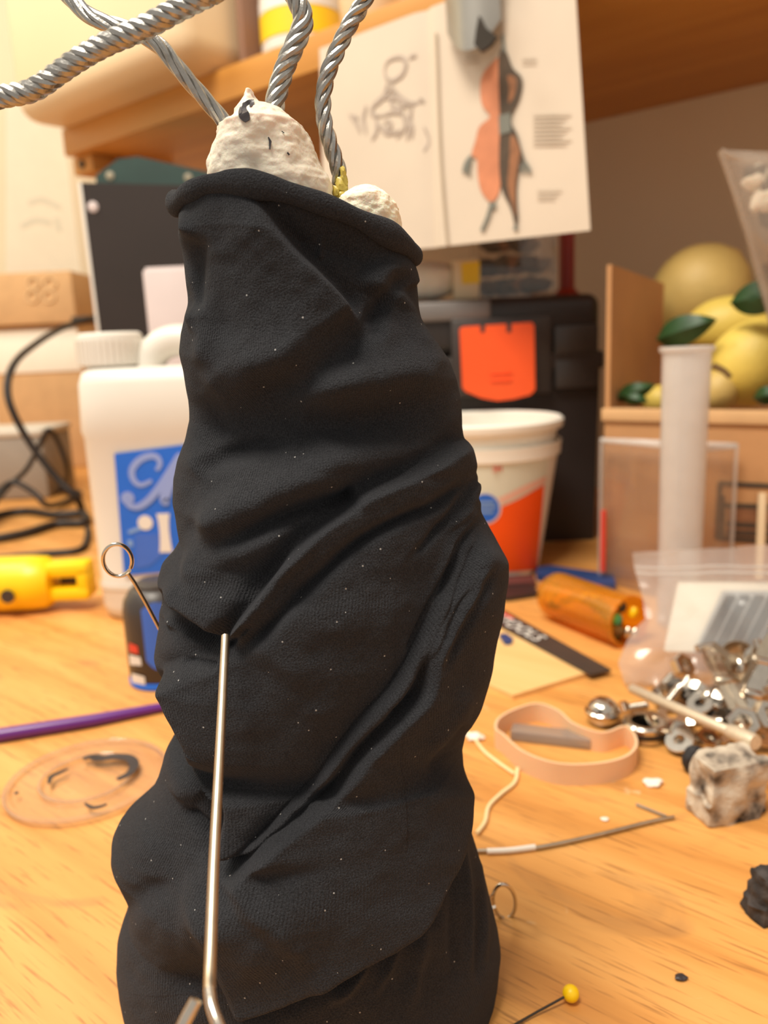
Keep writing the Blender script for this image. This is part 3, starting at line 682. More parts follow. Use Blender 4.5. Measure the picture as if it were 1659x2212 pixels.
lat = [(994, 712), (1000, 706), (1148, 696), (1154, 702), (1156, 842), (1146, 853), (1110, 862), (1075, 866), (1040, 860), (1006, 846), (1000, 838)]
la_ = MB().prism([tp(x, y, .016) for x, y in lat], Vector((0, .008, 0))).build('latch', 'orange', tb, angle=25)
for x in (1041, 1098): MB().prism([tp(x-4, 700-x*.06+62, .0165) for _ in (0,)]+[tp(x+7, 700-x*.06+62, .0165), tp(x+6, 718, .0165), tp(x-3, 718, .0165)], Vector((0, .001, 0))).build('notch', 'dark_plastic', la_, smooth=False)
for y in (806, 822): MB().box(tp(1082, y, .0165), (.022, .0025, .0016), bevel=.0005).build('grip_rib', 'orange', la_)
# on the toolbox lid
ZL = zt
def onlid(x, y, Y): p = P(x, y, Y); return Vector((p.x, p.y, ZL))
Yk = .872
a, b = P(1032, 500, Yk), P(1203, 630, Yk); w = b.x-a.x; hgt = .085
pc = thing('clear_case', Vector(((a.x+b.x)/2, Yk+.035, ZL)), 'clear plastic case with brown bits inside, standing on the toolbox', 'case')
mb = MB(); cx_ = (a.x+b.x)/2
mb.box((cx_, Yk+.035, ZL+.0025), (w, .07, .004), bevel=.001).box((cx_, Yk+.001, ZL+hgt/2), (w, .002, hgt)).box((cx_, Yk+.069, ZL+hgt/2), (w, .002, hgt)).box((a.x+.001, Yk+.035, ZL+hgt/2), (.002, .068, hgt)).box((b.x-.001, Yk+.035, ZL+hgt/2), (.002, .068, hgt))
mb.build('shell', 'clear', pc, smooth=False)
MB().box((cx_, Yk+.035, ZL+hgt+.003), (w+.004, .074, .006), bevel=.002).build('lid', 'clear', pc)
k = 0
for i in range(16):
    p = Vector((a.x+.012+(w-.024)*((i*0.37) % 1), Yk+.015+.04*((i*.61) % 1), ZL+.014+.05*(i//6)/2.2))
    MB().blob(p, (.011+.003*(i % 3), .010, .008+.002*(i % 2)), .3, 40, i, 10).build('contents_bit', ('ink_dark', 'black_rubber', 'ink_brown', 'grey_plastic', 'ink_dark')[i % 5], pc)
a, b = P(978, 552, .86), P(1036, 634, .86)
yb = thing('small_carton', Vector(((a.x+b.x)/2, .87, ZL)), 'small cream carton with a yellow square on the toolbox, left of the clear case', 'box')
hh = P(1000, 560, .86).z-ZL
MB().box(((a.x+b.x)/2, .87, ZL+hh/2), (b.x-a.x, .02, hh), bevel=.002).build('body', 'bin', yb)
mb = MB().prism([P(x, y, .8596) for x, y in ((996, 568), (1036, 564), (1036, 612), (998, 614))], Vector((0, -.0006, 0))).build('yellow_square', 'yellow_print', yb, smooth=False)
p = onlid(925, 610, .88)
MB().blob(p+Vector((0, 0, .022)), (.032, .02, .022), .15, 25, 3).build('wax_lump', 'foam', label='pale cream lump on the toolbox lid beside the small carton', cat='lump')
p = onlid(1224, 600, .95)
MB().lathe([(.017, 0), (.017, .004), (.009, .012), (.0085, .14), (.006, .15), (0.0005, .152)], p, 24).build('red_cone', 'red', label='tapered red plastic stick standing behind the clear case', cat='stick')

# ------------------------------------------------------------------ nested white tubs
YTB = .752
ct = Vector((P(1041, 1000, YTB).x, YTB, 0))
zr = P(1041, 912, YTB).z
hO = zr-.017
rO = lambda z: .0535+(.0712-.0535)*max(0, min(1, (z-.002)/(hO-.016)))
ot = thing('white_tub', ct, 'white plastic tub with orange label and blue disc, before the toolbox', 'tub', None)
MB().lathe([(.050, 0), (.0535, .002), (.0712, hO-.014), (.0740, hO-.012), (.0745, hO-.004), (.0752, hO), (.0725, hO), (.0715, hO-.012), (.052, .004), (.001, .003)], ct, 72).build('wall_and_rim', 'tub_white', ot, angle=30)
it = thing('inner_tub', ct+Vector((0, 0, .0095)), 'second white tub nested in the labelled tub, only its rim showing', 'tub')
MB().lathe([(.048, .001), (.0505, .004), (.0708, hO), (.0722, hO+.001), (.0758, hO+.003), (.0768, hO+.006), (.0770, hO+.010), (.0745, hO+.012), (.0700, hO+.010), (.0685, hO-.01), (.049, .006), (.001, .005)], ct+Vector((0, 0, .0095)), 72).build('wall_and_rim', 'tub_white', it, angle=30)
ft = lambda x, y: oncyl(x, y, ct, rO, .0005)
ft2 = lambda x, y: oncyl(x, y, ct, rO, .0009)
wrap(MB(), [(960, 996), (1040, 992), (1120, 986), (1186, 984)], [(960, 1160), (1060, 1122), (1120, 1090), (1178, 1056)], 24, 10, ft).build('pale_label', 'pale_green', ot)
wrap(MB(), [(1000, 1105), (1076, 1076), (1130, 1050), (1180, 1028)], [(1000, 1120), (1076, 1092), (1130, 1066), (1179, 1042)], 24, 3, ft2).build('pink_stripe', 'pink_print', ot)
wrap(MB(), [(960, 1146), (1060, 1104), (1120, 1078), (1176, 1046)], [(960, 1240), (1060, 1236), (1120, 1234), (1160, 1230)], 24, 16, ft2).build('orange_label', 'orange_print', ot)
def disc(mb, cx, cy, r_, fn):
    pts = [fn(cx, cy)]+[fn(cx+r_*math.cos(2*math.pi*i/28), cy+r_*math.sin(2*math.pi*i/28)) for i in range(28)]
    mb.add(pts, [(0, i+1, (i+1) % 28+1) for i in range(28)]); return mb
disc(MB(), 1048, 1098, 35, lambda x, y: oncyl(x, y, ct, rO, .0012)).build('disc_border', 'white_ink', ot)
disc(MB(), 1048, 1098, 31, lambda x, y: oncyl(x, y, ct, rO, .0015)).build('blue_disc', 'blue_print', ot)
mb = MB()
for i, (y, x0, x1) in enumerate(((1086, 1032, 1068), (1096, 1028, 1072), (1107, 1034, 1066))):
    wrap(mb, [(x0, y-3), (x1, y-4)], [(x0, y+3), (x1, y+2)], 8, 2, lambda x, y: oncyl(x, y, ct, rO, .0018))
mb.build('disc_print', 'blue_light', ot)
p = ft2(1074, 1014); text('small_logo', '3M', .0075, p+Vector((.0, -.0008, 0)), Vector((1, .25, 0)), (0, 0, 1), 'red_print', ot)

# ------------------------------------------------------------------ carton of lemons
A0 = T(1301, 1246, 0); bF = A0.dot(NX); aF = A0.dot(UX)
zF = onB(1310, 882, bF).z; zLft = onB(1302, 573, bF).z
LW, DP, t_ = .36, .28, .004
cbx = thing('cardboard_box', uv(aF-LW/2, bF+DP/2, 0), 'open brown cardboard box holding lemons, right of the toolbox', 'box')
MB().box(uv(aF-LW/2, bF+t_/2, zF/2), (LW, t_, zF), rot=PZ).build('front_panel', 'card', cbx, smooth=False)
MB().box(uv(aF-LW/2, bF+DP-t_/2, zF/2), (LW, t_, zF), rot=PZ).build('back_panel', 'card', cbx, smooth=False)
MB().box(uv(aF-t_/2, bF+DP/2, zF/2), (t_, DP-2*t_, zF), rot=PZ).build('side_panel', 'card', cbx, smooth=False)
MB().box(uv(aF-LW+t_/2, bF+DP/2, zF/2), (t_, DP-2*t_, zF), rot=PZ).build('side_panel', 'card', cbx, smooth=False)
MB().box(uv(aF-LW/2, bF+DP/2, .002), (LW-2*t_, DP-2*t_, .004), rot=PZ).build('bottom_panel', 'card', cbx, smooth=False)
MB().prism([uv(aF, bF+.001, zF), uv(aF, bF+.13, zF), uv(aF, bF+.13, zLft-.012), uv(aF, bF+.001, zLft)], UX*-.004).build('side_flap', 'card', cbx, smooth=False)
MB().box(uv(aF-LW/2, bF+.006, zF-.0055), (LW, .003, .011), rot=PZ, bevel=.001).box(uv(aF-LW/2, bF-.0015, zF-.0055), (LW+.004, .003, .011), rot=PZ, bevel=.001).build('folded_edge', 'card_pale', cbx)
zfill = zF-.05
MB().grid(lambda u, v: uv(aF-.008-(LW-.016)*u, bF+.008+(DP-.016)*v, zfill-.02+.02*vnoise(np.array([u*7, v*6, 1.3]))), 16, 12, (0, 0, -.03)).build('paper_filling', 'card_pale', cbx)
def pbx(x, y): return onB(x, y, bF-.0008)
mb = MB()
for l in ([(1552, 1044), (1800, 1058)], [(1555, 1044), (1548, 1164)], [(1548, 1162), (1800, 1180)], [(1566, 1092), (1800, 1100)], [(1570, 1132), (1800, 1144)], [(1570, 1150), (1800, 1160)], [(1560, 1070), (1558, 1160)]):
    mb.ribbon([pbx(*p) for p in l], .0042, -NX)
mb.build('printed_panel', 'ink_dark', cbx)
mb = MB()
for i in range(5): mb.ribbon([pbx(1572, 1100+i*13), pbx(1800, 1106+i*13)], .0046, -NX, th=.0001)
mb.build('printed_lines', 'ink_brown', cbx)
def lemon(px, py, b, rpx, m, label, squash=(1.0, .9, .9), tilt=0.0, leaves=(), stem=None):
    c = onB(px, py, b); r_ = rpx*c.y/FPX
    t = thing('lemon', c-Vector((0, 0, r_*squash[2])), label, 'lemon', None)
    d = Vector((math.cos(tilt), -.25, math.sin(tilt))).normalized()
    prof = []
    for i in range(25):
        s_ = -1+2*i/24; rr = math.sqrt(max(0, 1-s_*s_))**.92
        prof.append((max(.0004, r_*squash[1]*rr), r_*squash[0]*s_*(1+.10*abs(s_)**10)))
    MB().lathe(prof, c, 40, axis=d).build('fruit', m, t)
    if stem: MB().tube([onB(x, y, stem[1]) for x, y in stem[0]], [.003, .002], 8, smooth=4).build('stem', 'stem', t)
    for (x0, y0, x1, y1, wpx, bb_) in leaves:
        p0, p1 = onB(x0, y0, bb_), onB(x1, y1, bb_-.01); ax_ = p1-p0; up = (-NX).cross(ax_).normalized(); w_ = wpx*p0.y/FPX
        def lf(u, v):
            h_ = math.sin(math.pi*u**.85)**.8*w_; k_ = (v-.5)
            return p0+ax_*u+up*h_*k_*2*.5 - NX*(.006*math.sin(math.pi*u)-.01*abs(k_))
        MB().grid(lf, 14, 6, NX*.0005).build('leaf', 'leaf', t)
    return t
lemon(1512, 636, bF+.192, 100, 'lemon_shaded', 'largest shade-toned yellow lemon, highest in the cardboard box', (1.0, .98, .98), .9)
lemon(1572, 705, bF+.115, 78, 'lemon', 'yellow lemon with a dark leaf behind the cloudy tube top', (1.1, .8, .8), .1, leaves=((1415, 735, 1545, 690, 62, bF+.03),))
lemon(1636, 782, bF+.065, 98, 'lemon', 'bright yellow lemon at the picture edge above the box front', (1.05, .92, .92), .5, leaves=((1575, 655, 1720, 628, 68, bF+.03),))
lemon(1552, 846, bF+.038, 46, 'lemon_shaded', 'small shaded lemon with a brown stem behind the box front', (1.0, .9, .9), 1.2, leaves=((1625, 862, 1690, 845, 40, bF+.02),), stem=([(1540, 790), (1562, 800), (1578, 815)], bF+.0))
lemon(1425, 864, bF+.062, 36, 'lemon', 'palest small lemon beside a green leaf at the left of the box', (1.0, .9, .9), .2, leaves=((1328, 862, 1412, 832, 40, bF+.02), (1340, 848, 1395, 868, 34, bF+.018)))
# clear pouch of chips standing in the box
YP = .60
pz = thing('clear_pouch', P(1760, 880, YP), 'clear pouch of brown and cream chips rising at the right edge', 'bag')
tlp, trp, brp, blp = P(1556, 325, YP), P(1840, 335, YP), P(1860, 880, YP), P(1715, 880, YP)
def pouch(sgn):
    def g(u, v):
        p = tlp.lerp(trp, u).lerp(blp.lerp(brp, u), v); k_ = max(0, math.sin(math.pi*u))**.6*max(0, math.sin(math.pi*min(1, v*1.02)))**.6
        return p+Vector((0, sgn*(.001+.028*k_), 0))+Vector((0, .004*(vnoise(np.array([u*6, v*9, 2.0+sgn]))-.5), 0))
    return g
mb = MB(); mb.grid(pouch(-1), 22, 30); mb.grid(pouch(1), 22, 30); mb.build('film', 'bagfilm', pz)
mb = MB(); mb.tube([P(1557, 325, YP-.002), P(1600, 345, YP-.004), P(1700, 342, YP-.004), P(1838, 336, YP-.002)], .0022, 8, smooth=5); mb.tube([P(1557, 326, YP-.002), P(1600, 450, YP-.002), P(1645, 600, YP-.002), P(1714, 878, YP-.002)], .0026, 8, smooth=5); mb.build('sealed_edge', 'bagfilm', pz)
chips = MB(), MB()
for i in range(90):
    v_ = .03+.92*random.random(); u_ = .14+.8*random.random(); p = tlp.lerp(trp, u_).lerp(blp.lerp(brp, u_), v_)+Vector((0, (random.random()-.5)*.024, 0))
    chips[0 if (v_ < .33) == (i % 4 > 0) else 1].blob(p, (.007+.004*random.random(), .004, .005+.003*random.random()), .3, 40, i, 8, rot=Matrix.Rotation(random.random()*3, 3, 'Y'))
chips[0].build('pale_chips', 'foam', pz, kind='stuff'); chips[1].build('dark_chips', 'ink_dark', pz, kind='stuff')

# ------------------------------------------------------------------ clear square container with tube
pA, pB, pC = T(1335, 1290), T(1508, 1345), T(1660, 1268)
Yn = .605
nb = Vector((P(1507, 1000, Yn).x, Yn, 0)); zr = P(1507, 972, Yn).z
lf_ = T(1328, 942, zr); lf_.z = 0; rt_ = T(1655, 934, zr); rt_.z = 0
bk_ = lf_+rt_-nb
for _p in (lf_, rt_, bk_):
    _p -= NX*max(0, _p.dot(NX)-(bF-.012))
cc = thing('clear_container', (lf_+rt_)/2, 'clear square plastic container standing before the cardboard box', 'container')
def wallq(a, b, name):
    d = (b-a).normalized(); nrm = d.cross(ZX)
    MB().grid(lambda u, v: a.lerp(b, u)+ZX*(zr*v)+(a.lerp(b, u)-((lf_+rt_)/2))*(.0*v), 2, 2, nrm*-.0015).build(name, 'clear', cc, smooth=False)
for a, b in ((lf_, nb), (nb, rt_), (rt_, bk_), (bk_, lf_)): wallq(a, b, 'side_wall')
MB().tube([p+ZX*zr for p in (lf_, nb, rt_, bk_)], .0022, 8, closed=True).build('rim', 'cloudy', cc)
MB().prism([p+ZX*.0005 for p in (lf_, nb, rt_, bk_)], ZX*.002).build('base', 'clear', cc, smooth=False)
for p in (lf_, nb, rt_): MB().tube([p+ZX*.002, p+ZX*zr], .0016, 8).build('corner_edge', 'cloudy', cc)
px_ = lf_.lerp(nb, .07); mb = MB().tube([px_+ZX*.012-NX*.006, px_+ZX*.068-NX*.006], .0024, 8).build('red_stick', 'red_print', label='thin red stick upright at the left wall of the clear container', cat='stick')
mb = MB().tube([P(1640, 1250, .60), P(1648, 1065, .615)], .0035, 10).build('pale_stick', 'bin', label='pale thin stick upright inside the clear container', cat='stick')
YU = .570
tb0 = T(1462, 1390); tb0 = Vector((P(1462, 1380, YU).x, YU, 0)); tt = P(1484, 748, YU)
rT = 50*YU/FPX
axt = (tt-tb0); Lt = axt.length
tu = thing('cloudy_tube', tb0, 'tall cloudy plastic tube with a flared lip beside the clear container', 'tube')
MB().lathe([(rT*.82, 0), (rT*.9, .002), (rT, Lt-.003), (rT*1.1, Lt-.002), (rT*1.1, Lt), (rT*.95, Lt), (rT*.93, Lt-.004), (rT*.80, .004), (.0005, .003)], tb0, 48, axis=axt).build('wall', 'cloudy', tu, angle=30)
MB().lathe([(rT*1.08, Lt-.004), (rT*1.13, Lt-.003), (rT*1.13, Lt-.0005), (rT*1.08, Lt)], tb0, 48, axis=axt, close=False).build('lip', 'cloudy', tu)

# ------------------------------------------------------------------ zip bag
zbag = thing('zip_bag', T(1500, 1500), 'crumpled clear zip bag with grey strips inside, leaning before the container', 'bag')
ztl, ztr = T(1366, 1192, .075), T(1800, 1168, .082)
zbl, zbr = T(1340, 1470, .002), T(1800, 1520, .002)
def zb(x, y):
    t = max(0, min(1, (y-1180)/(1480-1180))); return P(x, y, .545-.085*t)
def zedge(v):  # left border of the bag in pixels
    pts = [(0, 1366, 1192), (.12, 1374, 1232), (.3, 1388, 1290), (.5, 1392, 1335), (.68, 1352, 1385), (.85, 1334, 1430), (1, 1352, 1484)]
    for (a, x, y), (b, x2, y2) in zip(pts, pts[1:]):
        if v <= b: k_ = (v-a)/(b-a); return x+(x2-x)*k_, y+(y2-y)*k_
    return pts[-1][1:]
def zsheet(sgn):
    def g(u, v):
        x, y = zedge(v); X = x+(1790-x)*u; Y_ = y+(-22+60*v)*u
        p = zb(X, Y_); k_ = max(0, math.sin(math.pi*v))**.7*(1-abs(2*u-1)**6)
        q = np.array([X/60, Y_/50, 3.0+sgn*4])
        r_ = p+Vector((0, sgn*.013*k_+.012*(vnoise(q*.8)-.5)+.005*(vnoise(q*1.8)-.5), .004*(vnoise(q*.7+9)-.5)*(1-v)))
        r_.z = max(r_.z, .0012); return r_
    return g
mb = MB(); mb.grid(zsheet(-1), 44, 36); mb.build('film', 'zip', zbag, label='front film of the bag')
mb = MB(); mb.grid(zsheet(1), 44, 36); mb.build('film', 'clear', zbag, label='back film of the bag')
mb = MB()
for v_ in (.10, .135):
    g = zsheet(-1); mb.tube([Vector(g(i/30, v_))+Vector((0, -.0008, 0)) for i in range(31)], .0011, 8)
mb.build('zip_strip', 'cloudy', zbag)
pcd = MB().prism([zb(x, y)+Vector((0, .003, 0)) for x, y in ((1470, 1262), (1700, 1262), (1700, 1420), (1440, 1410))], Vector((0, .002, 0))).build('white_card', 'white_sheet', label='white card slipped inside the crumpled zip bag', cat='card')
for i in range(6):
    x0 = 1512+i*30
    MB().prism([zb(x, y)+Vector((0, -.006, 0)) for x, y in ((x0+52, 1282), (x0+70, 1282), (x0+8, 1404), (x0-10, 1402))], Vector((0, .003, 0))).build('grey_strip', 'strip_zip' if 0 else 'grey_strip', label=None) if 0 else None
M['comb_back'] = plain('pale_comb_backing', (176, 180, 182), .6)
M['greyblue'] = plain('blue_grey_plastic', (48, 56, 64), .5, var=.06)
sb = thing('strip_comb', zb(1600, 1400), 'blue-grey slotted plastic comb inside the zip bag', 'comb')
for i in range(6):
    x0 = 1510+i*31
    MB().prism([zb(x, y)+Vector((0, -.004, 0)) for x, y in ((x0+56, 1284), (x0+74, 1284), (x0+12, 1408), (x0-6, 1406))], Vector((0, .003, 0))).build('tooth', 'greyblue', sb, smooth=False)
MB().prism([zb(x, y)+Vector((0, -.001, 0)) for x, y in ((1560, 1276), (1760, 1276), (1700, 1412), (1498, 1408))], Vector((0, .001, 0))).build('backing', 'comb_back', sb, smooth=False)

# ------------------------------------------------------------------ pill bottle, strips, ruler, card
e0, e1 = T(1196, 1330), T(1340, 1388)
rp = .0185
p0 = Vector((e0.x, e0.y, rp)); p1 = Vector((e1.x, e1.y, rp)); axp = p1-p0; Lp = axp.length+.008
pl = thing('pill_bottle', (p0+p1)/2-ZX*rp, 'amber plastic pill bottle of pins lying on its side, open end forward', 'bottle')
MB().lathe([(rp*.55, -.003), (rp*.85, -.002), (rp*.97, .002), (rp, .006), (rp, Lp), (rp*.93, Lp), (rp*.92, .006), (rp*.5, .001)], p0, 48, axis=axp, close=False).build('wall', 'amber', pl, angle=35)
MB().lathe([(rp*1.0, Lp-.003), (rp*1.05, Lp-.0025), (rp*1.05, Lp+.0005), (rp*.93, Lp+.0008)], p0, 48, axis=axp, close=False).build('mouth_rim', 'amber', pl)
axn = axp.normalized(); sx_ = axn.orthogonal().normalized(); sy_ = axn.cross(sx_)
cols = ['leaf', 'ink_brown', 'yellow_print', 'ink_dark', 'pale_green', 'stem', 'ink_dark', 'lemon_shaded']
for i in range(34):
    tt_ = .008+(Lp-.012)*((i*.618) % 1); an = i*2.4; rr = rp*(.15+.5*((i*.37) % 1))
    c = p0+axn*tt_+(sx_*math.cos(an)+sy_*math.sin(an))*rr
    MB().blob(c, (.0052, .0038, .0036), .3, 50, i, 8).build('contents_bit', cols[i % 8], pl)
M['teal'] = plain('teal_bead', (70, 170, 140), .4)
c = p0+axn*(Lp-.003)
for d_, m, nm in ((-sx_*0+Vector((-.006, 0, .001)), 'teal', 'teal_pin_head'), (Vector((.005, 0, .006)), 'yellow', 'yellow_pin_head'), (Vector((.001, 0, -.009)), 'steel', 'steel_pin'), (Vector((.006, 0, -.010)), 'steel', 'steel_pin'), (Vector((-.003, 0, .010)), 'dark_metal', 'dark_pin')):
    MB().lathe([(.0005, -.004), (.002, -.0036), (.0032, -.001), (.0032, .001), (.002, .0036), (.0005, .004)], c+d_, 16, axis=(.4, .2, 1)).build(nm, m, pl)
def flat(name, m, poly, th, z0=0.0, **kw): return MB().prism([T(x, y, z0+th) for x, y in poly], (0, 0, -th)).build(name, m, smooth=False, **kw)
flat('blue_strip', 'blue_strip', [(1160, 1224), (1190, 1221), (1325, 1240), (1330, 1262), (1240, 1262), (1158, 1240)], .006, label='flat navy blue strip lying behind the amber pill bottle', cat='strip')
flat('maroon_strip', 'maroon', [(1060, 1246), (1152, 1240), (1158, 1256), (1060, 1264)], .006, label='dark maroon strip lying at the foot of the labelled tub', cat='strip')
flat('black_strip', 'black_plastic', [(1000, 1268), (1150, 1264), (1166, 1280), (1100, 1290), (1000, 1290)], .004, label='short black strip lying between maroon strip and ruler', cat='strip')
flat('thin_board', 'thinwood', [(930, 1420), (1000, 1330), (1100, 1346), (1290, 1446), (1108, 1502)], .003, label='thin pale wooden sheet lying under the black ruler', cat='board')
rl = thing('black_ruler', T(1190, 1390, .003), 'black flat ruler with white lettering lying across the thin wooden sheet', 'ruler')
rpoly = [(1000, 1272), (1072, 1308), (1320, 1446), (1276, 1456), (1060, 1340), (1000, 1308)]
MB().prism([T(x, y, .0048) for x, y in rpoly], (0, 0, -.0016)).build('blade', 'dark_plastic', rl, smooth=False)
xd = T(1276, 1456, .005)-T(1072, 1346, .005); yd = T(1072, 1308, .005)-T(1060, 1340, .005)
text('lettering', 'TOOLS', .0165, T(1124, 1358, .0052), xd, yd, 'white_ink', rl)
text('lettering', 'EL', .0165, T(1076, 1332, .0052), xd, yd, 'white_ink', rl)
MB().prism([T(x, y, .0051) for x, y in ((1074, 1314), (1110, 1334), (1106, 1339), (1072, 1321))], (0, 0, -.0002)).build('red_mark', 'red_print', rl, smooth=False)
flat('blue_chip', 'blue_strip', [(1078, 1370), (1092, 1367), (1108, 1378), (1104, 1388), (1090, 1388)], .002, .003, label='tiny blue-grey chip on the thin wooden sheet', cat='chip')

# ------------------------------------------------------------------ rubber band with sleeve
bpts = [(1072, 1570), (1078, 1548), (1110, 1528), (1160, 1514), (1205, 1530), (1240, 1560), (1300, 1580), (1352, 1604), (1374, 1640), (1350, 1672), (1280, 1688), (1200, 1686), (1130, 1660), (1088, 1622)]
hB = .0115
bq = [T(x, y+ (44 if y < 1585 else 6), 0) for x, y in bpts]
bs = cat(bq, 8, True); nB = len(bs); v = []; f = []; cen = sum(bs, Vector())/nB
for i, p in enumerate(bs):
    t = (bs[(i+1) % nB]-bs[i-1]).normalized(); nr = t.cross(ZX)*.0007
    v += [p+nr, p-nr, p-nr+ZX*hB, p+nr+ZX*hB]
for i in range(nB):
    j = (i+1) % nB
    for k_ in range(4): f.append((i*4+k_, i*4+(k_+1) % 4, j*4+(k_+1) % 4, j*4+k_))
mb = MB(); mb.add(v, f); mb.build('rubber_band', 'band', label='wide pale pink rubber band standing on edge on the bench', cat='band')
mb = MB(); mb.box((T(1105, 1592)+T(1278, 1612))/2+ZX*.0035, ((T(1278, 1612)-T(1105, 1592)).length, .011, .006), rz=math.atan2(*(reversed((T(1278, 1612)-T(1105, 1592)).xy))), bevel=.0012)
mb.build('grey_sleeve', 'strip_zip', label='grey translucent sleeve lying inside the pink rubber band', cat='sleeve')

# ------------------------------------------------------------------ pile of steel hardware
def rod(name, a, b, r, m, label, cat_='rod', tip=None):
    d = b-a; L = d.length; t = thing(name, a.lerp(b, .5), label, cat_)
    MB().lathe([(r*.6, 0), (r, r*.6), (r, L-r*.6), (r*.6, L)], a, 20, axis=d).build('shaft', m, t)
    if tip: MB().lathe([(r*1.3, -r*3), (r*1.5, -r*2), (r*1.5, r*2), (r*1.3, r*3)], tip, 16, axis=d).build('collar', m, t)
    return t
ra, rb = P(1362, 1486, .425), P(1604, 1592, .345)
rod('steel_rod', ra, rb, .0027, 'rod', 'straight pale steel rod lying across the heap of hardware', tip=rb)
kb = T(1302, 1562); kb.z = 0
kn = thing('chrome_knob', kb, 'rounded chrome knob at the left end of the hardware heap', 'knob')
MB().lathe([(.004, 0), (.007, .001), (.0088, .004), (.0092, .008), (.008, .012), (.005, .0145), (.0005, .0152)], kb, 32).build('head', 'steel', kn)
MB().lathe([(.0095, .006), (.0102, .0066), (.0102, .0084), (.0095, .009)], kb, 32, close=False).build('ring', 'steel', kn)
nb_ = T(1392, 1592); 
cr = thing('steel_collar', nb_, 'short broad chrome collar lying before the hardware heap', 'collar')
MB().lathe([(.0105, 0), (.0118, .001), (.0118, .009), (.0105, .010), (.0075, .010), (.007, .006), (.007, 0)], nb_, 40).build('ring', 'steel', cr, angle=30)
MB().lathe([(.0119, .0035), (.0122, .004), (.0122, .006), (.0119, .0065)], nb_, 40, close=False).build('groove_band', 'dark_metal', cr)
def PT(x, y, Y, lift=.004):
    p = P(x, y, Y); return p if p.z > lift else T(x, y, lift)
def bolt(px, py, Y, d, L, r, label, m='steel', name='steel_bolt'):
    c = PT(px, py, Y); d = Vector(d).normalized(); t = thing(name, c, label, 'bolt', None)
    MB().lathe([(r, 0), (r, L)], c, 20, axis=d).build('shank', m, t)
    mb = MB(); mb.lathe([(r*1.9, -r*1.6), (r*2.0, -r*1.4), (r*2.0, -.0002), (r*1.8, 0)], c, 6, axis=d); mb.build('head', m, t, smooth=False)
    mb = MB()
    for i in range(int(L/ (r*.5))-1): mb.lathe([(r, i*r*.5), (r*1.12, i*r*.5+r*.2), (r, i*r*.5+r*.4)], c, 16, axis=d, close=False)
    mb.build('thread', m, t); return t
bolt(1356, 1530, .445, (1, .1, .05), .012, .0024, 'small steel bolt between chrome knob and rod')
bolt(1500, 1560, .40, (.9, -.3, .15), .014, .0026, 'steel bolt lying under the middle of the long rod')
bolt(1625, 1640, .37, (-.2, .4, .9), .020, .0026, 'upright steel bolt at the right, above the stained foam', 'satin')
bolt(1440, 1520, .44, (.6, .3, .5), .014, .003, 'tilted steel bolt above the middle of the long rod')
bolt(1575, 1552, .40, (.9, .2, -.2), .018, .003, 'dark steel bolt at the right behind the long rod', 'dark_metal')
def nut(px, py, Y, d, r, label, m='steel'):
    c = PT(px, py, Y, .006); d = Vector(d).normalized(); t = thing('steel_nut', c, label, 'nut', None)
    MB().lathe([(r*.55, -r*.4), (r*.95, -r*.4), (r, -r*.3), (r, r*.3), (r*.95, r*.4), (r*.55, r*.4), (r*.5, 0), (r*.55, -r*.4)], c, 6, axis=d, close=False).build('hex_body', m, t, smooth=False)
    MB().lathe([(r*.5, -r*.38), (r*.54, 0), (r*.5, r*.38)], c, 18, axis=d, close=False).build('bore', 'dark_metal', t); return t
nut(1465, 1585, .405, (.3, -.8, .5), .0075, 'steel nut tipped on its side right of the chrome collar')
nut(1530, 1600, .39, (.1, -.3, .9), .0070, 'flat steel nut under the right half of the rod')
nut(1475, 1440, .46, (.4, -.6, .6), .0080, 'bright steel nut resting on the zip bag corner')
nut(1605, 1560, .38, (-.3, -.8, .4), .0085, 'large bright nut where the rod ends', 'steel')
nut(1655, 1545, .385, (.2, -.8, .5), .008, 'bright nut at the very right edge of the heap', 'steel')
# spring clips: two arms, coil and pad
def pegclip(tip, mid, end, Y0, Y1, w, label, m='satin'):
    a, b, c = PT(*tip, Y0), PT(*mid, (Y0+Y1)/2), PT(*end, Y1); t = thing('spring_clip', b, label, 'clip', None)
    d = (c-a).normalized(); sd_ = d.cross(Vector((0, -1, .3))).normalized()
    for k_ in (-1, 1):
        pts = cat([a+sd_*.0005*k_, a.lerp(b, .5)+sd_*w*.7*k_, b+sd_*w*.5*k_, c+sd_*w*1.1*k_], 8)
        nn = Vector((0, -.8, .6)); mb = MB(); mb.ribbon(pts, .0048, nn, th=.0008); mb.build('arm', m, t)
    MB().lathe([(.0026, -.0045), (.0030, -.004), (.0030, .004), (.0026, .0045)], b, 18, axis=Vector((0, -.8, .6)).cross(d)).build('coil', m, t)
    MB().lathe([(.0015, -.0055), (.0022, -.005), (.0022, .005), (.0015, .0055)], a, 14, axis=Vector((0, -.8, .6)).cross(d)).build('jaw', 'steel', t)
    return t
pegclip((1522, 1398), (1562, 1470), (1622, 1580), .44, .39, .0035, 'long steel spring clip slanting down at the middle of the heap', 'satin')
pegclip((1640, 1400), (1600, 1440), (1540, 1410), .44, .43, .004, 'bright steel spring clip lying on top of the heap', 'steel')
pegclip((1440, 1470), (1490, 1500), (1550, 1530), .45, .42, .004, 'dark steel spring clip behind the long rod', 'dark_metal')
pegclip((1700, 1478), (1640, 1488), (1575, 1500), .42, .41, .003, 'flat steel spring clip pointing in from the right edge', 'satin')
pegclip((1680, 1360), (1640, 1430), (1600, 1520), .44, .42, .003, 'slim steel spring clip standing at the right behind the others', 'satin')
pegclip((1478, 1478), (1530, 1500), (1600, 1530), .44, .415, .0035, 'broad steel spring clip lying flat behind the long rod', 'steel')
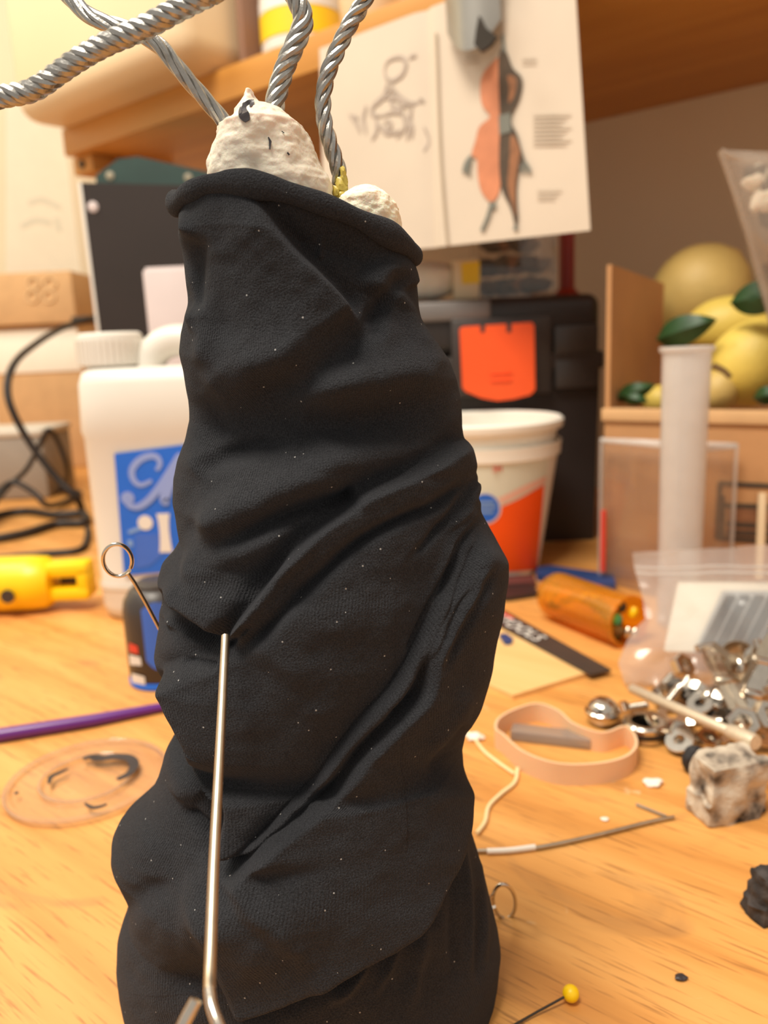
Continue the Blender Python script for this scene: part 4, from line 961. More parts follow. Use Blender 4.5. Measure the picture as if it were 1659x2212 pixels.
pegclip((1655, 1430), (1625, 1500), (1648, 1570), .42, .40, .003, 'short steel spring clip at the right edge above the foam block', 'steel')
nut(1432, 1500, .46, (.5, -.6, .6), .007, 'steel nut in front of the zip bag, left of the spring clips')
nut(1560, 1500, .43, (-.2, -.7, .7), .0075, 'steel nut wedged between the spring clips')
bolt(1610, 1500, .42, (.8, -.2, .5), .016, .0028, 'bright steel bolt on top of the clips near the right edge')
wsh = thing('steel_cup', P(1575, 1420, .45), 'shallow bright steel cup tipped on top of the heap', 'cup')
MB().lathe([(.002, 0), (.008, .001), (.0125, .006), (.0135, .010), (.0128, .010), (.0115, .0065), (.007, .002), (.002, .0012)], P(1585, 1440, .45), 36, axis=(.1, -.75, .65)).build('dish', 'satin', wsh)
for i, (px, py) in enumerate(((1450, 1545), (1420, 1560), (1512, 1520), (1550, 1585), (1640, 1590), (1468, 1600))):
    c = T(px, py+10, .004)
    t = thing('steel_washer', c, ('thin steel washer leaning behind the chrome collar', 'small steel washer tucked beside the chrome collar', 'steel washer in the shade under the spring clips', 'steel washer lying under the end of the rod', 'steel washer near the stained foam block', 'steel washer flat on the bench right of the collar')[i], 'washer', None)
    MB().lathe([(.003, -.0008), (.0075, -.0008), (.0078, 0), (.0075, .0008), (.003, .0008), (.003, -.0008)], c+ZX*.003, 28, axis=(math.sin(i*2.1)*.5, -.3, .8), close=False).build('ring', ('steel', 'satin', 'steel')[i % 3], t)
MB().blob(T(1500, 1640, .007), (.0065, .005, .008), .15, 30, 5).build('rubber_bit', 'black_rubber', label='small black rubber piece behind the stained foam block', cat='rubber')

# ------------------------------------------------------------------ foam scraps
def foamblock(name, px0, px1, py0, py1, Y, m, label, seed):
    p0 = P(px0, py1, Y); w = (px1-px0)*Y/FPX; h_ = (py1-py0)*Y/FPX*.80; w *= .92; c = Vector((p0.x+w/2+.004, Y+w*.34, h_/2))
    bm = bmesh.new(); bmesh.ops.create_cube(bm, size=1.0); bmesh.ops.subdivide_edges(bm, edges=list(bm.edges), cuts=18, use_grid_fill=True)
    vs = np.array([v.co for v in bm.verts]); bm.verts.index_update(); ff = [[q.index for q in fa.verts] for fa in bm.faces]; bm.free()
    vs = vs*(1-.06*np.sum((2*vs)**4, 1)[:, None]/3); q = vs*np.array([w, w*.6, h_])
    d = (vnoise(q*140+seed)-.5)*.004+(vnoise(q*420+seed)-.5)*.002; q = q+vs/np.linalg.norm(vs, axis=1)[:, None]*d[:, None]
    q[:, 0] *= 1+.12*(q[:, 2]/h_ < -.1); q = q @ np.array(Matrix.Rotation(.25, 3, 'Z')).T
    mb = MB(); mb.add((q+np.array(c)).tolist(), ff); return mb.build(name, m, label=label, cat='foam')
foamblock('foam_block', 1500, 1672, 1600, 1792, .318, 'dirtyfoam', 'grey-white foam block with black stains at the right edge', 3)
foamblock('foam_scrap', 1618, 1760, 1850, 2008, .256, 'darkfoam', 'torn dark grey foam scrap at the right edge, lower than the block', 11)

# ------------------------------------------------------------------ small things on the bench
MB().tube([T(x, y, .0012) for x, y in ((985, 1560), (1020, 1590), (1045, 1622), (1080, 1650), (1112, 1672))], .0009, 8, smooth=6).build('cotton_thread', 'thread', label='cream thread running towards the pink rubber band', cat='thread')
MB().tube([T(x, y, .0012) for x, y in ((1118, 1660), (1112, 1690), (1082, 1715), (1056, 1742), (1048, 1775), (1030, 1800))], .0010, 8, smooth=6).build('cotton_thread', 'thread', label='loose cream thread curling beside the black torso', cat='thread')
for i, (x, y, r_) in enumerate(((1025, 1590, .005), (1412, 1690, .0042), (1306, 1769, .0018), (1470, 2110, .0022))):
    m = ('white_bit', 'white_bit', 'white_bit', 'fleck')[i]
    MB().blob(T(x, y, r_*.35), (r_, r_*.8, r_*.35), .35, 40, i+2, 10).build('scrap', m, label=('white scrap beside the black torso near the thread', 'white scrap lying below the pink rubber band', 'tiny white crumb above the long needle', 'tiny dark crumb on open bench at the lower right')[i], cat='scrap')
nd = thing('sleeved_needle', T(1250, 1800), 'long thin needle with a white sleeve lying on the bench', 'needle')
MB().tube([T(x, y, .0014) for x, y in ((1030, 1838), (1150, 1832), (1280, 1806), (1400, 1776), (1456, 1764))], [.0009, .0009, .0009, .0007], 10, smooth=8).build('shaft', 'satin', nd)
MB().tube([T(x, y, .0014) for x, y in ((1052, 1839), (1100, 1837), (1156, 1830))], .0013, 12, smooth=6).build('sleeve', 'white_bit', nd)
MB().tube([T(x, y, .0010) for x, y in ((1375, 1738), (1400, 1748), (1440, 1764))], .0008, 8, smooth=4).build('staple_wire', 'steel', label='short bright wire crossing the tip of the long needle', cat='wire')
yp = thing('ball_pin', T(1233, 2165), 'yellow ball-headed pin lying on the bench at the bottom', 'pin')
hc = T(1233, 2146, .0032)
MB().blob(hc, (.0028, .0028, .0028), 0, 10, 0, 20).build('head', 'yellow', yp)
MB().tube([hc, T(1160, 2186, .0016), T(1090, 2226, .0008)], .0004, 8).build('shaft', 'dark_metal', yp)
MB().tube([T(-160, 1612, .0042), T(0, 1588, .0042), T(200, 1556, .004), T(380, 1522, .003)], [.0042, .0042, .0038, .0026], 14).build('purple_needle', 'purple', label='thick purple knitting needle lying left of the torso', cat='needle')
# clear lid with black smears
lcx = T(190, 1690); 
ld = thing('clear_dish', lcx, 'round clear plastic lid with dried black smears on the bench', 'lid')
rl1 = (T(352, 1690)-T(32, 1690)).length/2; rl2 = rl1*.58
MB().lathe([(rl1, 0), (rl1*1.01, .001), (rl1, .0032), (rl1*.93, .0036), (rl1*.9, .002), (rl2*1.06, .0018), (rl2*1.02, .0034), (rl2*.97, .0034), (rl2*.95, .0012), (.0005, .0012)], lcx, 64, close=False).build('disc', 'lidclear', ld, angle=30)
MB().tube([lcx+Vector((rl1*math.cos(t), rl1*math.sin(t), .003)) for t in [2*math.pi*i/64 for i in range(64)]], .0009, 8, closed=True).build('outer_rim', 'lidclear', ld)
MB().tube([lcx+Vector((rl2*math.cos(t), rl2*math.sin(t), .0036)) for t in [2*math.pi*i/64 for i in range(64)]], .0009, 8, closed=True).build('inner_rim', 'lidclear', ld)
def lidp(x, y): return T(x, y, .0042)
def ca(pts): return [(x/2.724, 1400+y/2.724) for x, y in pts]
mb = MB()
for l, w in (([(490, 655), (540, 640), (600, 650), (680, 640), (760, 650), (790, 690), (760, 740), (690, 775)], (.0028, .0058)), ([(290, 800), (300, 760), (350, 735), (400, 712)], (.001, .003)), ([(500, 915), (540, 940), (590, 935), (630, 920)], (.001, .0022)), ([(92, 850), (104, 858)], (.001, .002)), ([(540, 640), (600, 655)], (.003, .006))):
    mb.ribbon([lidp(*p) for p in ca(l)], w, ZX, th=.0005, smooth=6)
mb.build('paint_smear', 'fleck', ld)

# ------------------------------------------------------------------ the black draped torso
D0 = .235
LP = [(440, 384), (470, 392), (500, 397), (540, 399), (580, 402), (640, 404), (690, 404), (720, 396), (760, 392), (800, 400), (860, 408), (905, 408), (950, 400), (990, 385), (1030, 375), (1080, 373), (1130, 383), (1160, 390), (1185, 375), (1210, 352), (1240, 343), (1270, 349), (1290, 347), (1315, 343), (1340, 346), (1370, 345), (1400, 340), (1440, 348), (1480, 362), (1510, 376), (1535, 402), (1562, 438), (1576, 424), (1582, 376), (1600, 365), (1630, 358), (1665, 346), (1700, 328), (1730, 298), (1760, 264), (1790, 248), (1820, 247), (1860, 262), (1900, 278), (1930, 284), (1960, 271), (2000, 261), (2050, 258), (2100, 263), (2150, 276), (2190, 296), (2230, 312)]
RP = [(540, 900), (560, 896), (590, 902), (640, 906), (690, 910), (710, 922), (740, 945), (780, 972), (820, 990), (860, 999), (920, 1001), (945, 1006), (965, 1020), (1000, 1025), (1015, 1022), (1030, 1031), (1050, 1032), (1075, 1029), (1100, 1036), (1150, 1064), (1200, 1082), (1240, 1084), (1280, 1078), (1350, 1070), (1420, 1061), (1500, 1040), (1560, 1006), (1600, 997), (1650, 1001), (1700, 1011), (1740, 1011), (1760, 1014), (1800, 1024), (1850, 1039), (1900, 1052), (1950, 1065), (2000, 1078), (2040, 1084), (2100, 1078), (2150, 1070), (2230, 1066)]
COLL = [(384, 440), (405, 420), (450, 401), (500, 396), (540, 400), (590, 409), (640, 423), (690, 440), (740, 459), (790, 482), (840, 508), (875, 532), (896, 556)]
def interp(tab, q): a = np.array(tab, float); return np.interp(q, a[:, 0], a[:, 1])
def Pn(x, y, Y):
    x = np.asarray(x, float); y = np.asarray(y, float)
    d = np.array(_f)[None]+((x-829.5)/FPX)[:, None]*np.array(_R)[None]+((1106-y)/FPX)[:, None]*np.array(_U)[None]
    return np.array(CAM)[None]+d*(np.asarray(Y)/d[:, 1])[:, None]
def smoothtab(tab):
    ys = np.arange(tab[0][0], tab[-1][0]+1, 2.0); xs = interp(tab, ys); k = np.exp(-np.linspace(-2, 2, 9)**2); k /= k.sum()
    xp = np.pad(xs, 4, mode='edge'); return np.stack([ys, np.convolve(xp, k, 'valid')], 1)
LPs, RPs = smoothtab(LP), smoothtab(RP)
ZLc = float(Pn([384], [440], D0)[0, 2]); ZRc = float(Pn([896], [556], D0)[0, 2])
NPH, NZ = 760, 1000
fr = np.linspace(-1, 1, 600); phi = np.concatenate([fr*(math.pi/2), math.pi/2+np.linspace(0, math.pi, NPH-600+2)[1:-1]])
KD = .74
def ringat(tz):
    """centre, half width vector (x only) of the body at height fraction tz"""
    zl, zr_ = tz*ZLc, tz*ZRc
    def side(tab, z):
        y = np.linspace(380, 2260, 1200); x = interp(tab, y); pz_ = Pn(x, y, np.full_like(x, D0))
        o = np.argsort(pz_[:, 2]); return np.interp(z, pz_[o, 2], pz_[o, 0])
    return side(LPs, zl), side(RPs, zr_)
tzs = np.linspace(0, 1, NZ)
xl_, xr_ = ringat(tzs)
cx = (xl_+xr_)/2; hw = (xr_-xl_)/2/1.012
# height of the collar all the way round
wt = hw[-1]; ztop = np.zeros(NPH)
for i, ph in enumerate(phi):
    X = cx[-1]+wt*math.sin(ph); Yf = D0-KD*wt*math.cos(ph)
    if abs(ph) <= math.pi/2+1e-6:
        x_, y_ = 0, 0
        px = 829.5+FPX*X/Yf/1.0; 
        for _ in range(4):
            yy = float(interp(COLL, px)); pnt = Pn([px], [yy], np.array([Yf]))[0]; px += (X-pnt[0])/Yf*FPX*.9
        ztop[i] = pnt[2]
    else:
        ztop[i] = ZLc+(ZRc-ZLc)*(math.sin(ph)+1)/2
TZ, PH = np.meshgrid(tzs, phi, indexing='ij')
CX = np.repeat(cx[:, None], NPH, 1); HW = np.repeat(hw[:, None], NPH, 1)
zrow = TZ*(np.abs(PH*0)+ztop[None, :])
low = np.clip((1-TZ)*1.0, 0, 1)
zmean = TZ*(ZLc+(ZRc-ZLc)*(np.sin(PH)+1)/2)
blend = np.clip((TZ-.86)/.14, 0, 1)**1.5
ZZ = zmean+(zrow-zmean)*blend
kd = KD-.04*np.cos(TZ*9)
XX = CX+HW*np.sin(PH); YY = D0-HW*np.where(np.abs(PH) <= math.pi/2, kd, KD*.9)*np.cos(PH)
V = np.stack([XX, YY, ZZ], -1)
nrm = np.stack([np.sin(PH)*KD, -np.cos(PH), np.zeros_like(PH)], -1); nrm /= np.linalg.norm(nrm, axis=-1, keepdims=True)
front = np.where(np.abs(PH) < math.pi/2, np.clip(np.cos(PH), 0, 1)**.55, 0)
pxm, pym = proj(V.reshape(-1, 3)); pxm = pxm.reshape(PH.shape); pym = pym.reshape(PH.shape)
fm = front > .001
qx, qy = pxm[fm], pym[fm]; H = np.zeros_like(qx)
def curve(pts, k=10): return np.array([(p.x, p.y) for p in cat([Vector((x, y, 0)) for x, y in pts], k)])
def sdist(pts, reach):
    """signed distance (positive to the right-hand side of travel in the picture) and fraction along"""
    c = curve(pts); lo = c.min(0)-reach; hi = c.max(0)+reach
    s = np.where((qx > lo[0]) & (qx < hi[0]) & (qy > lo[1]) & (qy < hi[1]))[0]
    best = np.full(len(s), 1e9); sg = np.zeros(len(s)); fr_ = np.zeros(len(s)); x, y = qx[s], qy[s]
    L = np.concatenate([[0], np.cumsum(np.linalg.norm(np.diff(c, axis=0), axis=1))])
    for i in range(len(c)-1):
        ax, ay = c[i]; bx_, by_ = c[i+1]-c[i]; ll = bx_*bx_+by_*by_+1e-9
        t = ((x-ax)*bx_+(y-ay)*by_)/ll; tc = np.clip(t, 0, 1); dx = x-ax-tc*bx_; dy = y-ay-tc*by_; d2 = dx*dx+dy*dy
        m = d2 < best; best[m] = d2[m]; sg[m] = np.sign(bx_*dy-by_*dx)[m]; fr_[m] = ((L[i]+tc*(L[i+1]-L[i]))/L[-1])[m]
    return s, np.sqrt(best)*sg, fr_
def taper(fr_, a, b):
    sm = lambda t: t*t*(3-2*t)
    return (sm(np.clip(fr_/a, 0, 1)) if a > 0 else 1.0)*(sm(np.clip((1-fr_)/b, 0, 1)) if b > 0 else 1.0)
def step(pts, h, w=7, L=90, under=.0, uw=20, ta=.15, tb_=.15, side=1, Lo=60):
    """cloth lapping over cloth: raised by h (mm) on one side with a sharp drop on the other"""
    s, d, fr_ = sdist(pts, max(L, Lo)*3.2); d = d*side
    c = curve(pts); q = max(2, len(c)//6); sm = lambda v: np.clip(v, 0, 1)**2*(3-2*np.clip(v, 0, 1)); x, y = qx[s], qy[s]
    t0 = c[q]-c[0]; t0 = t0/np.linalg.norm(t0); t1 = c[-1-q]-c[-1]; t1 = t1/np.linalg.norm(t1)
    f0 = sm(((x-c[0][0])*t0[0]+(y-c[0][1])*t0[1])/64+.15); f1 = sm(((x-c[-1][0])*t1[0]+(y-c[-1][1])*t1[1])/54+.15)
    t = np.where(fr_ < .5, f0, f1)
    up = 1/(1+np.exp(-np.clip(d/w*2.2, -40, 40)))*np.exp(-np.maximum(d, 0)/L)
    dn = -under*np.exp(-(np.minimum(d+uw*.6, 0)/uw)**2)*np.exp(-np.maximum(d+uw*.3, 0)/(w))*1.0
    H[s] += t*(h*up+dn)
def ridge(pts, h, w=25, ta=.2, tb_=.2):
    s, d, fr_ = sdist(pts, w*3); H[s] += taper(fr_, ta, tb_)*h*np.exp(-(d/w)**2)
def bump(x, y, rx, ry, rot, h):
    c_, s_ = math.cos(math.radians(rot)), math.sin(math.radians(rot)); dx = qx-x; dy = qy-y
    H[:] += h*np.exp(-((dx*c_+dy*s_)/rx)**2-((-dx*s_+dy*c_)/ry)**2)
# collar shadow hollow and the first pointed fold
bump(740, 530, 120, 60, 25, -4.0)
step([(420, 330), (480, 376), (530, 418), (566, 446), (602, 497), (640, 542), (693, 594), (740, 646), (772, 690)], 5.2, 7, 150, 1.6, 26, .05, .2, side=1)
ridge([(700, 500), (694, 560)], .5, 8)
ridge([(800, 640), (835, 585), (880, 580), (905, 620)], 3.0, 26, .2, .1)
ridge([(815, 740), (826, 670), (834, 615)], -1.8, 12, .2, .3)
ridge([(838, 615), (880, 672), (920, 738), (960, 800)], 2.6, 22, .15, .5)
bump(806, 690, 20, 34, 15, -2.6)
# left edge folds of the upper part
ridge([(398, 452), (425, 500), (446, 545)], 1.8, 12, .1, .6)
ridge([(440, 500), (424, 600), (418, 690)], -2.6, 22, .2, .2)
ridge([(405, 560), (420, 650), (432, 730)], 1.6, 10, .3, .3)
ridge([(432, 640), (450, 740), (436, 800)], 1.5, 22, .3, .3)
# broad rolls
ridge([(430, 850), (520, 812), (640, 770), (760, 700)], 2.2, 55, .15, .4)
ridge([(520, 845), (640, 826), (740, 770), (806, 705)], -2.4, 32, .2, .15)
ridge([(600, 860), (760, 830), (900, 810), (985, 850)], 3.0, 52, .3, .2)
ridge([(400, 935), (560, 915), (720, 925), (880, 890), (990, 880)], -4.2, 58, .1, .2)
ridge([(420, 1015), (520, 975), (640, 968)], -3.0, 22, .15, .4)
bump(432, 995, 36, 30, 0, 2.0)
ridge([(420, 1150), (530, 1090), (640, 1040), (760, 985), (900, 950)], 3.8, 44, .12, .4)
ridge([(470, 1172), (546, 1146), (611, 1112), (677, 1094), (740, 1080), (775, 1070)], -3.6, 20, .3, .06)
ridge([(400, 1232), (480, 1210), (590, 1160), (660, 1135)], 2.8, 40, .15, .4)
# first diagonal lap, its band and lower crease
step([(1020, 938), (1002, 954), (931, 1002), (861, 1036), (790, 1068), (743, 1104), (696, 1138), (626, 1204), (555, 1298), (520, 1345), (496, 1384)], 4.0, 6, 130, 1.7, 22, .02, .08, side=-1)
ridge([(1026, 1022), (931, 1086), (837, 1128), (760, 1176), (690, 1240), (610, 1320), (560, 1372), (510, 1405)], -2.4, 15, .1, .1)
ridge([(700, 1150), (640, 1215), (575, 1298), (510, 1378)], 1.2, 12, .3, .1)
ridge([(560, 1330), (520, 1372), (496, 1396)], -1.6, 7, .3, .05)
# pinched rays at the right edge
for pts, h, w in (([(1030, 1028), (985, 1085), (922, 1165), (870, 1215)], -1.7, 10), ([(1030, 1040), (1000, 1095), (955, 1160)], 1.2, 9), ([(1028, 1075), (990, 1150), (960, 1230), (930, 1320)], 1.3, 13)):
    ridge(pts, h, w, .05, .4)
# second diagonal lap
step([(1022, 1120), (1000, 1175), (978, 1236), (936, 1330), (884, 1424), (840, 1490), (790, 1548), (710, 1642), (660, 1695), (621, 1736), (574, 1783), (540, 1806), (520, 1812)], -2.4, 6, 75, 0, 20, .06, .04, side=1)
step([(1030, 1150), (1000, 1235), (968, 1310), (925, 1400), (905, 1487), (851, 1550), (781, 1625), (696, 1710), (602, 1784), (546, 1834), (500, 1862)], 4.4, 6, 170, 1.6, 18, .1, .06, side=-1)
ridge([(1018, 1150), (985, 1240), (950, 1330), (905, 1440)], 1.0, 8, .1, .2)
ridge([(1040, 1210), (1005, 1290), (965, 1380), (930, 1450)], -1.4, 10, .2, .3)
ridge([(975, 1250), (938, 1345), (895, 1440), (840, 1520), (760, 1610), (660, 1712), (580, 1796)], 2.0, 15, .1, .1)
bump(700, 1420, 170, 120, -50, 2.2)
bump(1045, 1260, 60, 110, 10, 1.5)
ridge([(1000, 1560), (930, 1640), (870, 1690)], -1.5, 14, .1, .5)
ridge([(1010, 1480), (960, 1560), (900, 1640)], 1.3, 24, .2, .4)
# pocket on the left under the pin
step([(342, 1268), (372, 1286), (398, 1308), (430, 1330), (460, 1350), (492, 1384)], 5.0, 7, 110, 2.6, 28, .0, .06, side=-1)
bump(440, 1370, 40, 26, 30, -2.6)
ridge([(360, 1350), (385, 1325), (412, 1318)], 2.4, 22, .2, .3)
for pts in ([(400, 1338), (430, 1362), (470, 1385)], [(385, 1350), (420, 1385), (465, 1398)]): ridge(pts, .7, 7, .3, .3)
ridge([(404, 1422), (440, 1426), (486, 1430)], -1.2, 9, .3, .1)
bump(400, 1400, 60, 60, 0, 1.8)
# upper bulk lapping over the lower left lobe
step([(360, 1440), (384, 1500), (412, 1552), (440, 1596), (466, 1660), (482, 1706), (490, 1752), (496, 1800), (500, 1850)], 8.0, 8, 110, 3.0, 34, .0, .12, side=-1)
bump(497, 1742, 12, 52, 2, -4.5)
ridge([(400, 1736), (432, 1778), (458, 1812)], -1.8, 10, .3, .2)
ridge([(380, 1720), (420, 1700), (450, 1720)], 1.5, 30, .3, .3)
bump(310, 1800, 55, 60, 0, 2.6); bump(390, 1640, 50, 70, 10, 1.5)
step([(440, 1830), (480, 1850), (520, 1858), (570, 1830)], 3.0, 7, 90, 1.6, 16, .3, .3, side=1)
bump(320, 1930, 60, 30, -20, -2.2)
bump(620, 1930, 220, 90, -28, 4.0)
ridge([(380, 1985), (500, 1930), (600, 1890)], 2.0, 55, .3, .4)
for pts, h, w in (([(1002, 954), (931, 1002), (861, 1036), (790, 1068), (743, 1104), (696, 1138), (626, 1204), (555, 1298), (506, 1372)], -1.3, 5),
                  ([(1026, 1030), (940, 1088), (850, 1126), (770, 1176), (700, 1236), (620, 1318), (560, 1378)], -.8, 6),
                  ([(1000, 1170), (978, 1236), (936, 1330), (884, 1424), (840, 1490), (790, 1548), (710, 1642), (660, 1695), (621, 1736), (574, 1783), (530, 1814), (500, 1812)], -1.5, 5),
                  ([(1010, 1240), (968, 1320), (925, 1410), (905, 1487), (851, 1550), (781, 1625), (696, 1710), (602, 1784), (546, 1834), (504, 1860)], -1.8, 6),
                  ([(990, 1160), (960, 1250), (925, 1330), (880, 1410)], -.9, 5), ([(1016, 1210), (975, 1310), (945, 1380)], -.8, 5)):
    ridge(pts, h, w, .08, .06)
# large lower fold with shaded cloth beneath
step([(1004, 1660), (996, 1716), (984, 1790), (962, 1850), (936, 1904), (905, 1966), (858, 2008), (762, 2060), (681, 2104), (590, 2148), (500, 2180)], 6.5, 8, 190, 2.2, 30, .05, .15, side=1)
for pts, h, w in (([(1012, 1700), (1004, 1790), (1004, 1880), (1010, 2020), (1016, 2160)], 1.8, 8), ([(1030, 1850), (1042, 1960), (1046, 2100)], 1.6, 8), ([(985, 1880), (975, 2000), (985, 2140)], -1.4, 12), ([(1028, 1900), (1030, 2020), (1032, 2150)], -1.2, 9),
                  ([(850, 2015), (800, 2070), (745, 2140), (690, 2180)], 1.6, 12), ([(880, 2000), (845, 2080), (800, 2160)], 1.2, 10), ([(815, 2035), (760, 2100), (700, 2150)], -1.4, 10), ([(920, 1990), (900, 2090), (880, 2200)], 1.2, 14)):
    ridge(pts, h, w, .1, .4)
bump(340, 2030, 70, 90, 0, 1.6); bump(420, 2110, 60, 40, 20, -1.6)
# loose unevenness of the cloth
P3 = np.stack([qx/70, qy/70, np.zeros_like(qx)], 1)
H += (vnoise(P3+3)-.5)*1.1+(vnoise(P3*2.7+11)-.5)*.35
disp = np.zeros(PH.shape); disp[fm] = H
disp *= front*np.clip((1-TZ)*30, 0, 1)
bk = ~fm
if bk.any():
    P3 = np.stack([PH*3, TZ*14+PH*2, PH*0], -1); disp += np.where(bk, (vnoise(P3)-.5)*5*np.clip(-np.cos(PH), 0, 1), 0)
V = V+nrm*(disp*.0015)[..., None]
# link the cloth
root = thing('draped_torso', Vector((float(cx[0]), D0, 0)), 'tall torso draped in folded black jersey, with foam and twisted wires at its top', 'sculpture')
org = np.array(root.location)
vv = (V-org).reshape(-1, 3)
i0 = np.arange(NZ-1)[:, None]*NPH+np.arange(NPH)[None, :]; i1 = np.arange(NZ-1)[:, None]*NPH+(np.arange(NPH)[None, :]+1) % NPH
faces = np.stack([i0, i1, i1+NPH, i0+NPH], -1).reshape(-1, 4)
me = bpy.data.meshes.new('jersey_cover'); me.vertices.add(len(vv)); me.vertices.foreach_set('co', vv.astype(np.float32).ravel())
me.loops.add(faces.size); me.loops.foreach_set('vertex_index', faces.astype(np.int32).ravel())
me.polygons.add(len(faces)); me.polygons.foreach_set('loop_start', (np.arange(len(faces))*4).astype(np.int32)); me.polygons.foreach_set('loop_total', np.full(len(faces), 4, np.int32))
me.update(calc_edges=True)
ul = me.uv_layers.new(name='cloth'); uu = (PH*.05).reshape(-1)[faces.ravel()]; vq = ZZ.reshape(-1)[faces.ravel()]
ul.data.foreach_set('uv', np.stack([uu, vq], -1).astype(np.float32).ravel())
me.materials.append(M['cloth']); me.shade_smooth()
cover = bpy.data.objects.new('jersey_cover', me); COL.objects.link(cover); cover.parent = root
# rolled hem round the opening
hem = [Vector(V[-1, i]) for i in range(0, NPH, 4)]
mb = MB(); hp = []; nn = len(hem)
for i, p in enumerate(hem):
    o = Vector((p.x-cx[-1], p.y-D0, 0)).normalized(); hp.append(p+o*.0004)
hs = [hp[i]*.5+(hp[i-1]+hp[(i+1) % nn])*.25 for i in range(nn)]
rads = []
mb2v = []; n2 = 20
for i, p in enumerate(hs):
    t = (hs[(i+1) % nn]-hs[i-1]).normalized(); o = Vector((p.x-cx[-1], p.y-D0, 0)).normalized(); up = t.cross(o).normalized()
    if up.z < 0: up = -up
    ph = phi[(i*4) % NPH]; r_ = .0026+.0003*math.sin(i*.23)+.0004*math.sin(i*.11+1)
    for k_ in range(n2):
        a = 2*math.pi*k_/n2; mb2v.append(p+(o*math.cos(a)*.9+up*math.sin(a)*1.12)*r_)
ff = [(i*n2+k_, i*n2+(k_+1) % n2, ((i+1) % nn)*n2+(k_+1) % n2, ((i+1) % nn)*n2+k_) for i in range(nn) for k_ in range(n2)]
mb.add(mb2v, ff); mb.build('rolled_hem', 'cloth', cover)
# foam plugs in the opening
def plug(rows, Y, dep, m, name, amp, label=None, seed=0, fuzz=0.0):
    rows = np.array(rows, float); ys = np.linspace(rows[0, 0], rows[-1, 0], 120); xl2 = np.interp(ys, rows[:, 0], rows[:, 1]); xr2 = np.interp(ys, rows[:, 0], rows[:, 2])
    n_ = 90; v = np.zeros((len(ys), n_, 3)); th = np.linspace(0, 2*math.pi, n_, endpoint=False)
    for j, y in enumerate(ys):
        c = P((xl2[j]+xr2[j])/2, y, Y); hw_ = (xr2[j]-xl2[j])/2*Y/FPX
        rr = hw_; dd = min(dep, hw_*1.1+.002)
        v[j, :, 0] = c.x+rr*np.cos(th); v[j, :, 1] = Y+dd*np.sin(th); v[j, :, 2] = c.z
    nr = np.stack([np.cos(th), np.sin(th), 0*th], 1)
    sc = 1.0/.011
    d = (vnoise(v*sc+seed)-.5)*amp+(vnoise(v*sc*3.3+seed)-.5)*amp*.5+(vnoise(v*sc*10+seed)-.5)*fuzz
    v = v+nr[None]*d[..., None]
    mb = MB(); f = [(j*n_+i, j*n_+(i+1) % n_, (j+1)*n_+(i+1) % n_, (j+1)*n_+i) for j in range(len(ys)-1) for i in range(n_)]
    f.append(tuple(range(n_))); f.append(tuple((len(ys)-1)*n_+i for i in range(n_-1, -1, -1)))
    mb.add(v.reshape(-1, 3).tolist(), f); return mb.build(name, m, root, angle=80, label=label)
pl1 = plug([(197, 536, 540), (208, 532, 546), (217, 528, 552), (232, 516, 563), (234, 514, 584), (245, 514, 606), (256, 506, 620), (265, 498, 629), (274, 489, 640), (280, 474, 648), (299, 470, 662), (322, 459, 673), (350, 454, 681), (378, 455, 687), (401, 458, 701), (430, 460, 704), (500, 465, 704)], .231, .014, 'foam', 'foam_plug', .0022, 'smooth cream foam plug with a torn tip', 2, .0007)
plug([(404, 778, 800), (410, 756, 815), (420, 742, 828), (432, 728, 840), (450, 722, 852), (470, 722, 860), (500, 724, 864), (560, 730, 862)], .236, .010, 'foam2', 'foam_plug', .0020, 'fluffy white foam plug beside the thin wire', 9, .0009)
def flk(pts, w, Y): return MB().ribbon([P(x, y, Y) for x, y in pts], w, (0, -1, 0), th=.0003, smooth=4)
from mathutils.bvhtree import BVHTree
_pt = BVHTree.FromPolygons([v.co+rootloc(root) for v in pl1.data.vertices], [list(p.vertices) for p in pl1.data.polygons])
def onplug(x, y):
    d = ray(x, y).normalized(); h = _pt.ray_cast(CAM, d)[0]
    return (h if h is not None else P(x, y, .226))-d*.0003
mb = MB()
for l, w in (([(546, 216), (538, 223), (529, 231), (524, 240)], (.0006, .0016)), ([(524, 230), (525, 243), (530, 253), (535, 262)], (.0012, .0027)), ([(536, 217), (545, 221), (541, 231)], (.0004, .0011)),
             ([(520, 238), (518, 247)], (.0004, .0009)), ([(531, 222), (527, 230)], (.0006, .0013))):
    mb.ribbon([onplug(*q) for q in cat([Vector((x, y, 0)) for x, y in l], 4) for q in [(q.x, q.y)]], w, (0, -1, .1), th=.0003)
mb.build('paint_fleck', 'fleck', pl1, kind='stuff')
for l, w in (([(580, 297), (584, 306), (583, 323)], (.0003, .0007)), ([(621, 330), (625, 335)], (.0004, .0008)), ([(609, 284), (614, 288)], (.0002, .0005))):
    MB().ribbon([onplug(*q) for q in l], w, (0, -1, .1), th=.0003).build('paint_fleck', 'fleck', pl1)
